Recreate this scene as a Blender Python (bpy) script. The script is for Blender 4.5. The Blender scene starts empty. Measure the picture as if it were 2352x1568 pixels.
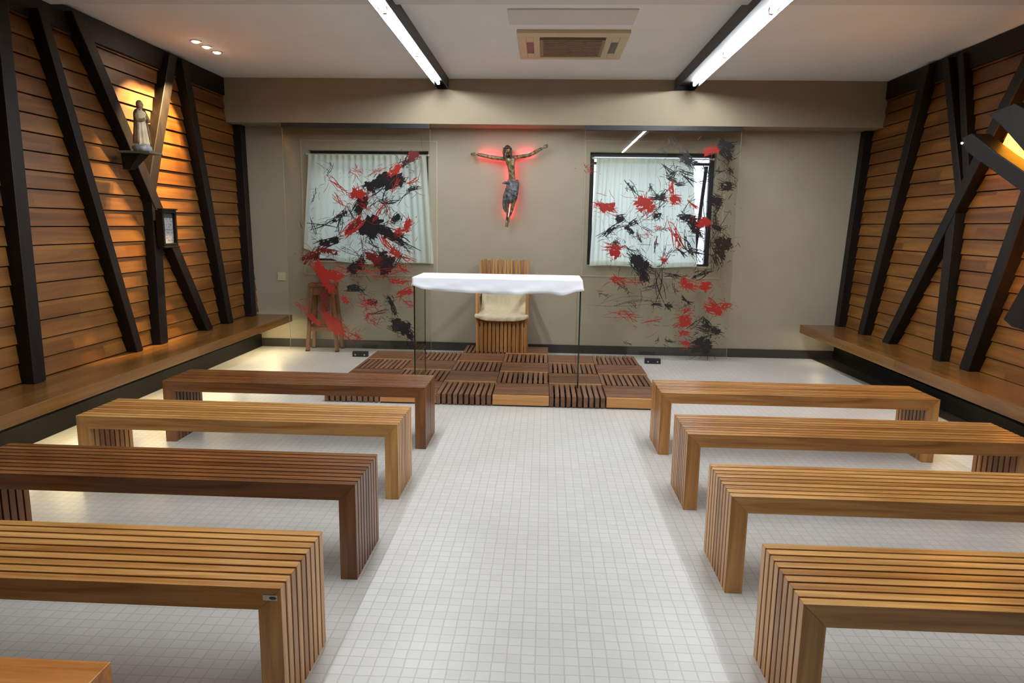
import bpy, math, random
from mathutils import Vector, Matrix
random.seed(7)
S = bpy.context.scene
COL = S.collection

# ---------------------------------------------------------------- camera, world, exposure
cam_data = bpy.data.cameras.new('camera')
cam_data.lens = 1574.381 / 2352 * 36.0
cam_data.sensor_width = 36.0
cam_data.clip_start = 0.05
cam = bpy.data.objects.new('camera', cam_data)
COL.objects.link(cam)
RV = Vector((0.99875117, 0.04762023, 0.01511355))
UV = Vector((-0.0228487, 0.16634037, 0.98580364))
WV = Vector((-0.0444302, 0.98491786, -0.1672207))
M = Matrix((RV, UV, -WV)).transposed().to_4x4()
M.translation = Vector((0, 0, 1.58251))
cam.matrix_world = M
S.camera = cam

world = bpy.data.worlds.new('world'); S.world = world
world.use_nodes = True
bg = world.node_tree.nodes['Background']
bg.inputs[0].default_value = (0.72, 0.83, 1.0, 1)
bg.inputs[1].default_value = 2.4

S.view_settings.view_transform = 'Standard'
S.view_settings.look = 'None'
S.view_settings.gamma = 1
S.view_settings.use_curve_mapping = False
S.view_settings.exposure = 0.45
S.cycles.use_denoising = True
S.cycles.max_bounces = 8
S.cycles.diffuse_bounces = 5
S.cycles.glossy_bounces = 4
S.cycles.transparent_max_bounces = 16
S.cycles.caustics_reflective = False
S.cycles.caustics_refractive = False
S.cycles.sample_clamp_indirect = 6

TUBE_E = 135.0        # ceiling tubes
STRIP_E = 44.0       # warm strips under the wall ledges
SPOT_W = 330.0        # each of the three downlights
RED_E = 42.0         # red strip behind the corpus
AMBER_E = 12.0

# ---------------------------------------------------------------- helpers
def link(o, parent=None):
    COL.objects.link(o)
    if parent: o.parent = parent
    return o

def tag(o, label=None, cat=None, group=None, kind=None):
    if label: o['label'] = label
    if cat: o['category'] = cat
    if group: o['group'] = group
    if kind: o['kind'] = kind
    return o

def empty(name, loc=(0, 0, 0), rz=0):
    o = bpy.data.objects.new(name, None)
    o.empty_display_size = .1
    o.location = loc; o.rotation_euler = (0, 0, rz)
    return link(o)

class MB:
    def __init__(s): s.v = []; s.f = []; s.m = []; s.sm = []
    def add(s, vs, fs, m=0, smooth=False):
        n = len(s.v); s.v += [tuple(v) for v in vs]
        for f in fs:
            s.f.append([n + i for i in f]); s.m.append(m); s.sm.append(smooth)
        return s
    def hexa(s, p, m=0):
        return s.add(p, [(3, 2, 1, 0), (4, 5, 6, 7), (0, 1, 5, 4), (1, 2, 6, 5), (2, 3, 7, 6), (3, 0, 4, 7)], m)
    def box(s, x0, x1, y0, y1, z0, z1, m=0):
        return s.hexa([(x0, y0, z0), (x1, y0, z0), (x1, y1, z0), (x0, y1, z0), (x0, y0, z1), (x1, y0, z1), (x1, y1, z1), (x0, y1, z1)], m)
    def tube(s, path, r, n=12, m=0, smooth=True):
        path = [Vector(p) for p in path]; rs = r if isinstance(r, (list, tuple)) else [r] * len(path)
        vs = []; fs = []
        for i, p in enumerate(path):
            d = (path[min(i + 1, len(path) - 1)] - path[max(i - 1, 0)]).normalized()
            a = d.cross(Vector((0, 0, 1)));
            if a.length < .01: a = d.cross(Vector((1, 0, 0)))
            a.normalize(); b = d.cross(a)
            for k in range(n):
                t = 2 * math.pi * k / n
                vs.append(p + a * math.cos(t) * rs[i] + b * math.sin(t) * rs[i])
        for i in range(len(path) - 1):
            for k in range(n):
                k2 = (k + 1) % n
                fs.append((i * n + k, i * n + k2, (i + 1) * n + k2, (i + 1) * n + k))
        s.add(vs, fs, m, smooth)
        q = len(path) - 1
        s.add([vs[k] for k in range(n)], [tuple(range(n - 1, -1, -1))][::1], m)
        s.add([vs[q * n + k] for k in range(n)], [tuple(range(n))], m)
        return s
    def rings(s, rings, m=0, smooth=True, cap=True):
        n = len(rings[0]); vs = [v for r in rings for v in r]; fs = []
        for i in range(len(rings) - 1):
            for k in range(n):
                k2 = (k + 1) % n
                fs.append((i * n + k, i * n + k2, (i + 1) * n + k2, (i + 1) * n + k))
        if cap:
            fs.append(tuple(range(n - 1, -1, -1))); fs.append(tuple((len(rings) - 1) * n + k for k in range(n)))
        return s.add(vs, fs, m, smooth)
    def prism(s, pts, h, axis='X', m=0):
        # pts: 2d outline, extruded along AXIS between h[0] and h[1]
        def P(a, b, t): return {'X': (t, a, b), 'Y': (a, t, b), 'Z': (a, b, t)}[axis]
        n = len(pts)
        vs = [P(a, b, h[0]) for a, b in pts] + [P(a, b, h[1]) for a, b in pts]
        fs = [tuple(range(n)), tuple(range(2 * n - 1, n - 1, -1))] + [(k, (k + 1) % n, n + (k + 1) % n, n + k) for k in range(n)]
        return s.add(vs, fs, m)
    def sphere(s, c, r, m=0, nu=20, nv=12, fn=None):
        c = Vector(c); r = Vector(r if isinstance(r, (tuple, list)) else (r, r, r)); rg = []
        for i in range(1, nv):
            ph = math.pi * i / nv; row = []
            for k in range(nu):
                th = 2 * math.pi * k / nu
                d = Vector((math.sin(ph) * math.cos(th), math.sin(ph) * math.sin(th), -math.cos(ph)))
                q = fn(d) if fn else 1
                row.append(c + Vector((d.x * r.x, d.y * r.y, d.z * r.z)) * q)
            rg.append(row)
        return s.rings(rg, m)
    def build(s, name, mats, parent=None, bevel=0, recalc=True):
        me = bpy.data.meshes.new(name)
        me.from_pydata(s.v, [], s.f)
        for mt in (mats if isinstance(mats, (list, tuple)) else [mats]): me.materials.append(mt)
        me.polygons.foreach_set('material_index', s.m)
        me.polygons.foreach_set('use_smooth', s.sm)
        if recalc:
            import bmesh
            b = bmesh.new(); b.from_mesh(me); bmesh.ops.recalc_face_normals(b, faces=b.faces); b.to_mesh(me); b.free()
        me.update()
        o = bpy.data.objects.new(name, me); link(o, parent)
        if bevel:
            md = o.modifiers.new('bevel', 'BEVEL'); md.width = bevel; md.segments = 2; md.limit_method = 'ANGLE'; md.angle_limit = .6
        return o

def skin(name, verts, edges, mat, parent=None, sub=2, root=0):
    """verts: (x,y,z,rx[,ry])"""
    me = bpy.data.meshes.new(name)
    me.from_pydata([v[:3] for v in verts], edges, [])
    me.materials.append(mat)
    o = bpy.data.objects.new(name, me); link(o, parent)
    sk = o.modifiers.new('skin', 'SKIN'); sk.use_smooth_shade = True
    layer = me.skin_vertices[0].data
    for i, v in enumerate(verts):
        layer[i].radius = (v[3], v[4] if len(v) > 4 else v[3]); layer[i].use_root = (i == root)
    ss = o.modifiers.new('sub', 'SUBSURF'); ss.levels = sub; ss.render_levels = sub
    return o

def copy_tree(o, parent=None, kids=None):
    c = o.copy(); COL.objects.link(c)
    if parent: c.parent = parent
    for ch in [x for x in list(COL.objects) if x.parent == o]: copy_tree(ch, c)
    return c

# ---------------------------------------------------------------- materials
def nt(name):
    m = bpy.data.materials.new(name); m.use_nodes = True
    t = m.node_tree; return m, t, t.nodes['Principled BSDF']
def N(t, typ, **k):
    n = t.nodes.new(typ)
    for a, b in k.items(): setattr(n, a, b)
    return n
def srgb(r, g, b):
    f = lambda c: c / 12.92 if c <= .04045 else ((c + .055) / 1.055) ** 2.4
    return (f(r / 255), f(g / 255), f(b / 255), 1)
def math_n(t, op, a, b=None, c=None):
    n = N(t, 'ShaderNodeMath', operation=op)
    for i, x in enumerate((a, b, c)):
        if x is None: continue
        if isinstance(x, (int, float)): n.inputs[i].default_value = x
        else: t.links.new(x, n.inputs[i])
    return n.outputs[0]
def ramp(t, fac, stops):
    r = N(t, 'ShaderNodeValToRGB'); e = r.color_ramp.elements
    while len(e) < len(stops): e.new(.5)
    for i, (p, c) in enumerate(stops): e[i].position = p; e[i].color = c if len(c) == 4 else (*c, 1)
    t.links.new(fac, r.inputs[0]); return r.outputs[0]
def mix(t, a, b, fac, mode='MIX'):
    n = N(t, 'ShaderNodeMix', data_type='RGBA', blend_type=mode)
    if isinstance(fac, (int, float)): n.inputs[0].default_value = fac
    else: t.links.new(fac, n.inputs[0])
    for x, i in ((a, 6), (b, 7)):
        if isinstance(x, tuple): n.inputs[i].default_value = x
        else: t.links.new(x, n.inputs[i])
    return n.outputs[2]

def flat(name, col, rough=.6, metal=0, spec=.5, noise=0, nscale=8, coat=0):
    m, t, b = nt(name)
    b.inputs['Base Color'].default_value = col; b.inputs['Roughness'].default_value = rough
    b.inputs['Metallic'].default_value = metal; b.inputs['Specular IOR Level'].default_value = spec
    b.inputs['Coat Weight'].default_value = coat
    if noise:
        tc = N(t, 'ShaderNodeTexCoord'); n = N(t, 'ShaderNodeTexNoise'); n.inputs['Scale'].default_value = nscale; n.inputs['Detail'].default_value = 5
        t.links.new(tc.outputs['Object'], n.inputs['Vector'])
        lo = tuple(c * (1 - noise) for c in col[:3]) + (1,); hi = tuple(min(1, c * (1 + noise)) for c in col[:3]) + (1,)
        t.links.new(ramp(t, n.outputs[0], [(.3, lo), (.7, hi)]), b.inputs['Base Color'])
        bp = N(t, 'ShaderNodeBump'); bp.inputs['Strength'].default_value = .15; bp.inputs['Distance'].default_value = .01
        t.links.new(n.outputs[0], bp.inputs['Height']); t.links.new(bp.outputs[0], b.inputs['Normal'])
    return m

def emis(name, col, e):
    m, t, b = nt(name)
    b.inputs['Base Color'].default_value = (0, 0, 0, 1)
    b.inputs['Emission Color'].default_value = col; b.inputs['Emission Strength'].default_value = e
    return m

def wood(name, dark, light, grain='X', cell=None, pitch=.05, length=0, var=.3, rough=.35, fine=1.0, tint=(.80, .66, .52), bump=.1):
    """streaky timber: grain runs along GRAIN; every board (cell axis / pitch, and LENGTH along the grain) has a tone of its own"""
    m, t, b = nt(name)
    tc = N(t, 'ShaderNodeTexCoord'); mp = N(t, 'ShaderNodeMapping')
    sc = [22 * fine] * 3; sc['XYZ'.index(grain)] = 1.3 * fine
    mp.inputs['Scale'].default_value = sc
    t.links.new(tc.outputs['Object'], mp.inputs[0])
    vec = mp.outputs[0]
    cellv = None
    if cell:
        sp = N(t, 'ShaderNodeSeparateXYZ'); t.links.new(tc.outputs['Object'], sp.inputs[0])
        row = math_n(t, 'FLOOR', math_n(t, 'DIVIDE', sp.outputs['XYZ'.index(cell)], pitch))
        cb = N(t, 'ShaderNodeCombineXYZ'); t.links.new(row, cb.inputs[0])
        if length:
            wr = N(t, 'ShaderNodeTexWhiteNoise', noise_dimensions='1D'); t.links.new(row, wr.inputs['W'])
            seg = math_n(t, 'FLOOR', math_n(t, 'ADD', math_n(t, 'DIVIDE', sp.outputs['XYZ'.index(grain)], length), wr.outputs[0]))
            t.links.new(seg, cb.inputs[1])
        wn = N(t, 'ShaderNodeTexWhiteNoise', noise_dimensions='3D'); t.links.new(cb.outputs[0], wn.inputs['Vector'])
        cellv = wn.outputs[0]
        off = N(t, 'ShaderNodeVectorMath', operation='SCALE'); t.links.new(wn.outputs[1], off.inputs[0]); off.inputs['Scale'].default_value = 40
        ad = N(t, 'ShaderNodeVectorMath', operation='ADD'); t.links.new(vec, ad.inputs[0]); t.links.new(off.outputs[0], ad.inputs[1]); vec = ad.outputs[0]
    n = N(t, 'ShaderNodeTexNoise'); n.inputs['Scale'].default_value = 1; n.inputs['Detail'].default_value = 5; n.inputs['Roughness'].default_value = .65; n.inputs['Distortion'].default_value = .6
    t.links.new(vec, n.inputs['Vector'])
    col = ramp(t, n.outputs[0], [(.32, dark), (.68, light)])
    if cellv:
        tn = ramp(t, cellv, [(0, (1 - var + .0, (1 - var) * tint[1] / tint[0] * 1.02, (1 - var) * tint[2] / tint[0] * 1.05)), (.55, (1, 1, 1)), (1, (1 + var * .35,) * 3)])
        col = mix(t, col, tn, 1.0, 'MULTIPLY')
    t.links.new(col, b.inputs['Base Color'])
    b.inputs['Roughness'].default_value = rough
    bp = N(t, 'ShaderNodeBump'); bp.inputs['Strength'].default_value = bump; bp.inputs['Distance'].default_value = .004
    t.links.new(n.outputs[0], bp.inputs['Height']); t.links.new(bp.outputs[0], b.inputs['Normal'])
    return m

def tiles(name, c1, c2, grout, size, joint, rough=.35):
    m, t, b = nt(name)
    tc = N(t, 'ShaderNodeTexCoord'); br = N(t, 'ShaderNodeTexBrick'); br.offset = 0; br.squash = 1
    br.inputs['Scale'].default_value = 1; br.inputs['Brick Width'].default_value = size; br.inputs['Row Height'].default_value = size
    br.inputs['Mortar Size'].default_value = joint; br.inputs['Mortar Smooth'].default_value = .2; br.inputs['Bias'].default_value = 0
    br.inputs['Color1'].default_value = c1; br.inputs['Color2'].default_value = c2; br.inputs['Mortar'].default_value = grout
    # the tiles are laid by hand: a small waver in the joints
    nz = N(t, 'ShaderNodeTexNoise'); nz.inputs['Scale'].default_value = 9
    t.links.new(tc.outputs['Object'], nz.inputs['Vector'])
    sb = N(t, 'ShaderNodeVectorMath', operation='SUBTRACT'); t.links.new(nz.outputs[1], sb.inputs[0]); sb.inputs[1].default_value = (.5, .5, .5)
    sc = N(t, 'ShaderNodeVectorMath', operation='SCALE'); t.links.new(sb.outputs[0], sc.inputs[0]); sc.inputs['Scale'].default_value = .009
    ad = N(t, 'ShaderNodeVectorMath', operation='ADD'); t.links.new(tc.outputs['Object'], ad.inputs[0]); t.links.new(sc.outputs[0], ad.inputs[1])
    t.links.new(ad.outputs[0], br.inputs['Vector'])
    n2 = N(t, 'ShaderNodeTexNoise'); n2.inputs['Scale'].default_value = 1.7; n2.inputs['Detail'].default_value = 4
    t.links.new(tc.outputs['Object'], n2.inputs['Vector'])
    col = mix(t, br.outputs[0], ramp(t, n2.outputs[0], [(.3, (.90, .90, .88)), (.7, (1, 1, 1))]), 1.0, 'MULTIPLY')
    t.links.new(col, b.inputs['Base Color']); b.inputs['Roughness'].default_value = rough
    bp = N(t, 'ShaderNodeBump'); bp.inputs['Strength'].default_value = .3; bp.inputs['Distance'].default_value = .002; bp.invert = True
    t.links.new(br.outputs['Fac'], bp.inputs['Height']); t.links.new(bp.outputs[0], b.inputs['Normal'])
    return m

MT = {}
MT['aisle'] = tiles('white_mosaic', (.57, .57, .555, 1), (.53, .53, .515, 1), (.43, .43, .415, 1), .053, .003)
MT['side'] = tiles('grey_mosaic', (.575, .565, .54, 1), (.54, .53, .505, 1), (.45, .445, .42, 1), .053, .003)
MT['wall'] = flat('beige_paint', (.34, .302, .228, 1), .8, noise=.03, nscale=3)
MT['soffit'] = flat('beige_paint_shaded', (.27, .225, .155, 1), .8, noise=.03, nscale=3)  # wall paint, darkened in colour for the shade on the soffit
MT['ceil'] = flat('ceiling_paint', (.77, .82, .83, 1), .85, noise=.02, nscale=2)
MT['ceil_shaded'] = flat('ceiling_paint_shaded', (.63, .66, .66, 1), .85)  # ceiling paint with the shade of the lower strip put into its colour
MT['panel'] = flat('ceiling_hatch_paint', (.63, .64, .61, 1), .85)
MT['plank'] = wood('wall_planks', srgb(82, 50, 16), srgb(126, 82, 30), 'Y', 'Z', .135, 1.7, .32, .42, .55)
MT['post'] = wood('dark_stained_timber', (.003, .002, .0018, 1), (.010, .0065, .005, 1), 'Z', rough=.5, fine=.6, bump=.3)
MT['post'].node_tree.nodes['Principled BSDF'].inputs['Specular IOR Level'].default_value = .25
MT['inner'] = flat('channel_inside', (.004, .004, .004, 1), .7, spec=.1)
MT['plinth'] = flat('black_plinth', (.004, .0035, .003, 1), .6, spec=.2)
MT['ebony'] = flat('black_recess', (.012, .010, .009, 1), .5)
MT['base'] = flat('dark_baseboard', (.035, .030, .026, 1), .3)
MT['ledge'] = wood('ledge_wood', srgb(88, 58, 26), srgb(124, 88, 44), 'Y', 'X', .145, 2.4, .18, .22, .5)
BW = dict(golden=(srgb(150, 102, 52), srgb(206, 158, 94)), brown=(srgb(90, 54, 27), srgb(136, 88, 48)), mid=(srgb(132, 86, 42), srgb(190, 138, 78)))
for k, (a, b_) in BW.items():
    MT['seat_' + k] = wood('bench_top_' + k, a, b_, 'X', 'Y', .0467, 0, .30, .24, .9)
    MT['leg_' + k] = wood('bench_leg_' + k, a, b_, 'Z', 'Y', .0467, 0, .30, .30, .9)
MT['solid'] = wood('solid_bench_wood', srgb(160, 98, 46), srgb(200, 136, 72), 'X', None, rough=.25)
MT['deckx'] = wood('deck_slats_cross', srgb(92, 62, 42), srgb(140, 98, 68), 'X', 'Y', .05, 0, .28, .45, .8)
MT['decky'] = wood('deck_slats_long', srgb(92, 64, 46), srgb(138, 100, 74), 'Y', 'X', .05, 0, .28, .45, .8)
MT['deckface'] = wood('deck_face_board', srgb(176, 122, 66), srgb(206, 156, 96), 'X', None, rough=.4)
MT['chair'] = wood('chair_slats', srgb(146, 104, 56), srgb(200, 156, 98), 'Z', 'X', .0475, 0, .38, .4, .9)
MT['stool'] = wood('stool_wood', srgb(96, 60, 42), srgb(136, 92, 64), 'Z', None, rough=.4)
MT['black'] = flat('black_metal', (.012, .012, .014, 1), .4)
MT['housing'] = flat('black_channel_metal', (.03, .03, .034, 1), .45)
MT['chrome'] = flat('brushed_metal', (.6, .6, .58, 1), .3, 1)
MT['tube'] = emis('lamp_tube', (.93, .97, 1, 1), TUBE_E)
MT['warm'] = emis('warm_strip', (1, .80, .42, 1), STRIP_E)
MT['warm_dim'] = emis('warm_strip_dim', (1, .80, .46, 1), STRIP_E * .45)
MT['red'] = emis('red_strip', (1, .035, .06, 1), RED_E)
MT['amber'] = emis('amber_light', (1, .36, .02, 1), AMBER_E)
MT['amber_hid'] = emis('amber_backlight', (1, .33, .03, 1), 20)
MT['bulb'] = emis('downlight_bulb', (1, .80, .62, 1), 40)
MT['plastic'] = flat('cream_plastic', srgb(196, 182, 150), .5)
MT['plastic2'] = flat('cream_grille', srgb(132, 116, 90), .6)
MT['dark_glass'] = flat('dark_vent', (.03, .035, .04, 1), .35)
MT['white_cloth'] = flat('white_linen', (.86, .92, 1.0, 1), .9)
MT['beige_cloth'] = flat('beige_linen', srgb(190, 180, 150), .9, noise=.08, nscale=12)
MT['frame'] = flat('window_frame_metal', (.02, .02, .024, 1), .4)
MT['trim'] = flat('trim_paint', (.47, .40, .305, 1), .7)
MT['white_plastic'] = flat('switch_plastic', srgb(190, 180, 150), .4)
MT['rod'] = flat('curtain_rod_metal', (.45, .46, .45, 1), .4)
MT['paint_k'] = flat('black_paint', (.008, .009, .011, 1), .35)
MT['paint_d'] = flat('dark_red_paint', (.10, .010, .008, 1), .35)
MT['paint_r'] = flat('red_paint', (.31, .020, .014, 1), .35)

def glass(name, tint, alpha_tint=1.0, rough=0.0):
    # clear sheet: mirror reflection by Fresnel over straight transmission
    m, t, b = nt(name); t.nodes.remove(b); out = t.nodes['Material Output']
    tr = N(t, 'ShaderNodeBsdfTransparent'); tr.inputs[0].default_value = tint
    gl = N(t, 'ShaderNodeBsdfGlossy'); gl.inputs['Roughness'].default_value = rough; gl.inputs[0].default_value = (1, 1, 1, 1)
    fr = N(t, 'ShaderNodeFresnel'); fr.inputs[0].default_value = 1.5
    mx = N(t, 'ShaderNodeMixShader'); geo = N(t, 'ShaderNodeNewGeometry'); t.links.new(math_n(t, 'MULTIPLY', fr.outputs[0], math_n(t, 'SUBTRACT', 1.0, geo.outputs['Backfacing'])), mx.inputs[0]); t.links.new(tr.outputs[0], mx.inputs[1]); t.links.new(gl.outputs[0], mx.inputs[2])
    t.links.new(mx.outputs[0], out.inputs[0]); return m
MT['glass'] = glass('clear_glass', (.95, .96, .94, 1))
MT['glass_green'] = glass('green_glass', (.87, .92, .86, 1))
MT['pane'] = glass('window_glass', (.95, .97, .97, 1))
MT['edge_light'] = flat('pale_glass_edge', (.26, .27, .23, 1), .3)
MT['edge'] = flat('dark_green_glass_edge', (.006, .016, .013, 1), .2)

def cloth_translucent(name, col, tr):
    m, t, b = nt(name); t.nodes.remove(b); out = t.nodes['Material Output']
    d = N(t, 'ShaderNodeBsdfDiffuse'); d.inputs[0].default_value = col
    l = N(t, 'ShaderNodeBsdfTranslucent'); l.inputs[0].default_value = col
    mx = N(t, 'ShaderNodeMixShader'); mx.inputs[0].default_value = tr
    t.links.new(d.outputs[0], mx.inputs[1]); t.links.new(l.outputs[0], mx.inputs[2]); t.links.new(mx.outputs[0], out.inputs[0])
    return m
MT['curtain'] = cloth_translucent('sheer_curtain', (.80, .83, .76, 1), .62)

def mottled(name, a, b_, c, scale, rough=.4, metal=.3):
    m, t, b = nt(name)
    tc = N(t, 'ShaderNodeTexCoord'); n = N(t, 'ShaderNodeTexNoise'); n.inputs['Scale'].default_value = scale; n.inputs['Detail'].default_value = 4
    t.links.new(tc.outputs['Object'], n.inputs['Vector'])
    t.links.new(ramp(t, n.outputs[0], [(.35, a), (.5, b_), (.66, c)]), b.inputs['Base Color'])
    b.inputs['Roughness'].default_value = rough; b.inputs['Metallic'].default_value = metal
    return m
MT['corpus'] = mottled('aged_bronze_skin', (.05, .035, .02, 1), (.17, .125, .06, 1), (.34, .27, .13, 1), 28)
MT['loin'] = mottled('grey_blue_cloth', (.02, .022, .028, 1), (.075, .085, .095, 1), (.17, .185, .19, 1), 30, .5, .2)
MT['hair'] = mottled('dark_carved_hair', (.012, .008, .006, 1), (.035, .020, .014, 1), (.06, .035, .025, 1), 60, .5, .1)
MT['robe'] = mottled('cream_robe', (.66, .54, .34, 1), (.80, .70, .48, 1), (.86, .78, .56, 1), 9, .6, 0)
MT['cloak'] = mottled('tan_cloak', (.20, .13, .075, 1), (.30, .20, .12, 1), (.40, .28, .17, 1), 12, .6, 0)
MT['flesh'] = flat('painted_flesh', (.62, .36, .24, 1), .5)
MT['rock'] = mottled('blue_grey_rock', (.16, .19, .22, 1), (.30, .34, .38, 1), (.42, .45, .46, 1), 24, .7, 0)

# ---------------------------------------------------------------- the room
Y0, YS, YW = -2.0, 8.203, 8.546            # rear wall, soffit face, altar wall
ZC = 3.226
def wx(z, x0=3.64): return x0 + .06 * (z - .44)

fl = MB()
fl.box(-3.95, -.767, Y0, YW, -.1, 0, 0); fl.box(.767, 3.95, Y0, YW, -.1, 0, 0)
fl.box(-.767, .767, 5.62, YW, -.1, 0, 0); fl.box(-.767, .767, Y0, 5.62, -.1, 0, 1)
tag(fl.build('floor', [MT['side'], MT['aisle']], recalc=False), kind='structure')

c = MB(); c.box(-4, 4, Y0, YW + .2, ZC, ZC + .1)
tag(c.build('ceiling', MT['ceil']), kind='structure')
c = MB(); c.box(-4, 4, Y0, 5.36, 3.175, ZC - .001)
tag(c.build('trim_1', MT['ceil_shaded']), kind='structure')
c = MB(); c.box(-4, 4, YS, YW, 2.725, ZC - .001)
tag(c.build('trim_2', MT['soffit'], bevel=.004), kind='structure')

# altar wall with two window openings
WL = (-2.93, -1.44, 1.09, 2.455); WR = (.525, 2.03, 1.10, 2.465)
b = MB(); y1 = YW + .22
xs = [-4, WL[0], WL[1], WR[0], WR[1], 4]
b.box(xs[0], xs[1], YW, y1, 0, ZC); b.box(xs[2], xs[3], YW, y1, 0, ZC); b.box(xs[4], xs[5], YW, y1, 0, ZC)
for w_ in (WL, WR): b.box(w_[0], w_[1], YW, y1, 0, w_[2]); b.box(w_[0], w_[1], YW, y1, w_[3], ZC)
tag(b.build('wall_back', MT['wall']), kind='structure')
b = MB(); b.box(-4, 4, Y0 - .1, Y0, 0, ZC)
tag(b.build('wall_front', MT['plank']), kind='structure')

# timber clad side walls: lapped boards on a dark backing, leaning slightly outwards
random.seed(3)
for s, nm in ((-1, 'left'), (1, 'right')):
    b = MB(); z = .445; pitch = .135
    while z < 3.15:
        z1 = min(z + pitch - .009, 3.215)
        xa, xb = wx(z) - .008, wx(z1) + .006
        b.hexa([(s * xa, Y0, z), (s * (xa + .03), Y0, z), (s * (xa + .03), YW, z), (s * xa, YW, z),
                (s * xb, Y0, z1), (s * (xb + .025), Y0, z1), (s * (xb + .025), YW, z1), (s * xb, YW, z1)], 0)
        z += pitch
    b.hexa([(s * 3.675, Y0, .0), (s * 4, Y0, 0), (s * 4, YW, 0), (s * 3.675, YW, 0), (s * (wx(ZC) + .035), Y0, ZC), (s * 4, Y0, ZC), (s * 4, YW, ZC), (s * (wx(ZC) + .035), YW, ZC)], 1)
    tag(b.build('wall_' + nm, [MT['plank'], MT['ebony']]), kind='structure')

b = MB(); b.box(-3.67, 3.67, YW - .018, YW - .0005, 0.0, .107)
tag(b.build('baseboard_back', MT['base'], bevel=.003), kind='structure')
b = MB(); b.box(-3.672, -3.60, Y0, YW - .02, 0, .16)
tag(b.build('baseboard_left', MT['plinth'], bevel=.003), kind='structure')
b = MB(); b.box(3.60, 3.672, Y0, YW - .02, 0, .16)
tag(b.build('baseboard_right', MT['plinth'], bevel=.003), kind='structure')
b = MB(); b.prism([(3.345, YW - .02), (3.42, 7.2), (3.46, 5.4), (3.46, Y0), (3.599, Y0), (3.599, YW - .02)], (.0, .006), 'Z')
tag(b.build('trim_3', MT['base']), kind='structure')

# shallow raised surrounds on the altar wall around both windows
for k, (x0, x1, z0, z1) in enumerate(((-3.02, -1.33, .93, 2.575), (.46, 2.15, .97, 2.60))):
    b = MB(); t_ = .012
    b.box(x0, x1, YW - .006, YW - .0005, z1 - t_, z1); b.box(x0, x1, YW - .006, YW - .0005, z0, z0 + t_)
    b.box(x0, x0 + t_, YW - .006, YW - .0005, z0 + t_, z1 - t_); b.box(x1 - t_, x1, YW - .006, YW - .0005, z0 + t_, z1 - t_)
    tag(b.build('trim_%d' % (k + 4), MT['trim']), kind='structure')

# windows: dark frame, transom, glass
for k, (x0, x1, z0, z1) in enumerate((WL, WR)):
    root = empty('window_%d' % (k + 1), ((x0 + x1) / 2, YW + .1, z0)); tag(root, kind='structure')
    cx = (x0 + x1) / 2
    b = MB(); f = .055; X0, X1, H = x0 - cx, x1 - cx, z1 - z0
    b.box(X0, X0 + f, 0, .06, 0, H); b.box(X1 - f, X1, 0, .06, 0, H); b.box(X0 + f, X1 - f, 0, .06, 0, f * .7); b.box(X0 + f, X1 - f, 0, .06, H - f * .8, H)
    b.box(X0 + f, X1 - f, .005, .055, H - .135, H - .105)
    b.box(-.02, .02, .006, .054, f * .7, H - .135)
    b.build('window_frame', MT['frame'], root)
    if k == 1:
        b = MB(); b.hexa([(.575, .062, .16), (.615, .062, .16), (.615, .09, .16), (.575, .09, .16), (.655, .062, H - .14), (.695, .062, H - .14), (.695, .09, H - .14), (.655, .09, H - .14)])
        b.build('sash_stay', MT['frame'], root)
    b = MB(); b.box(X0 + f, X1 - f, .026, .032, f * .7, H - f * .8)
    b.build('pane', MT['pane'], root)
    b = MB(); b.box(X0, X1, -.098, -.001, 0, .012)
    b.build('window_sill', MT['trim'], root)

# ---------------------------------------------------------------- ceiling things
def make_fixture(x0, x1, xt, label):
    root = empty('linear_ceiling_light', (x0 / 2 + x1 / 2, 8.19, ZC)); tag(root, label, 'ceiling light', 'black linear ceiling lights above the aisle')
    cx = (x0 + x1) / 2; h = .118; yb = -6.85
    b = MB(); a, e = x0 - cx, x1 - cx
    b.box(a, a + .004, yb, 0, -h, -.001); b.box(e - .004, e, yb, 0, -h, -.001); b.box(a + .0061, e - .0061, yb, 0, -h + .048, -.001)
    b.box(a + .0041, a + .006, yb, -.001, -h + .001, -.002, 1); b.box(e - .006, e - .0041, yb, -.001, -h + .001, -.002, 1); b.box(a + .0062, e - .0062, yb, -.007, -h + .0465, -h + .0479, 1); b.box(a + .0062, e - .0062, -.0068, -.0061, -h + .001, -h + .046, 1)
    b.box(a + .006, e - .006, -.006, 0, -h, -h + .047)
    tx = xt - cx
    lo, hi = tx - .026, tx + .026
    b.build('housing', [MT['housing'], MT['inner']], root)
    y = -.25
    for i in range(5):
        t = MB(); t.tube([(tx, y - 1.255, -h + .021), (tx, y, -h + .021)], .0165, 12)
        tb = t.build('lamp_tube', MT['tube'], root)
        for yy in (y, y - 1.255 - .022):
            e_ = MB(); e_.box(tx - .014, tx + .014, yy, yy + .022, -h + .004, -h + .047)
            e_.build('lamp_socket', MT['white_plastic'], tb)
        y -= 1.30
    return root
make_fixture(-1.27, -1.14, -1.222, 'black linear ceiling light with bright tubes on the side nearer the statue wall')
make_fixture(1.425, 1.645, 1.595, 'black linear ceiling light with bright tubes, on the side of the amber-lit wall')

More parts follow.
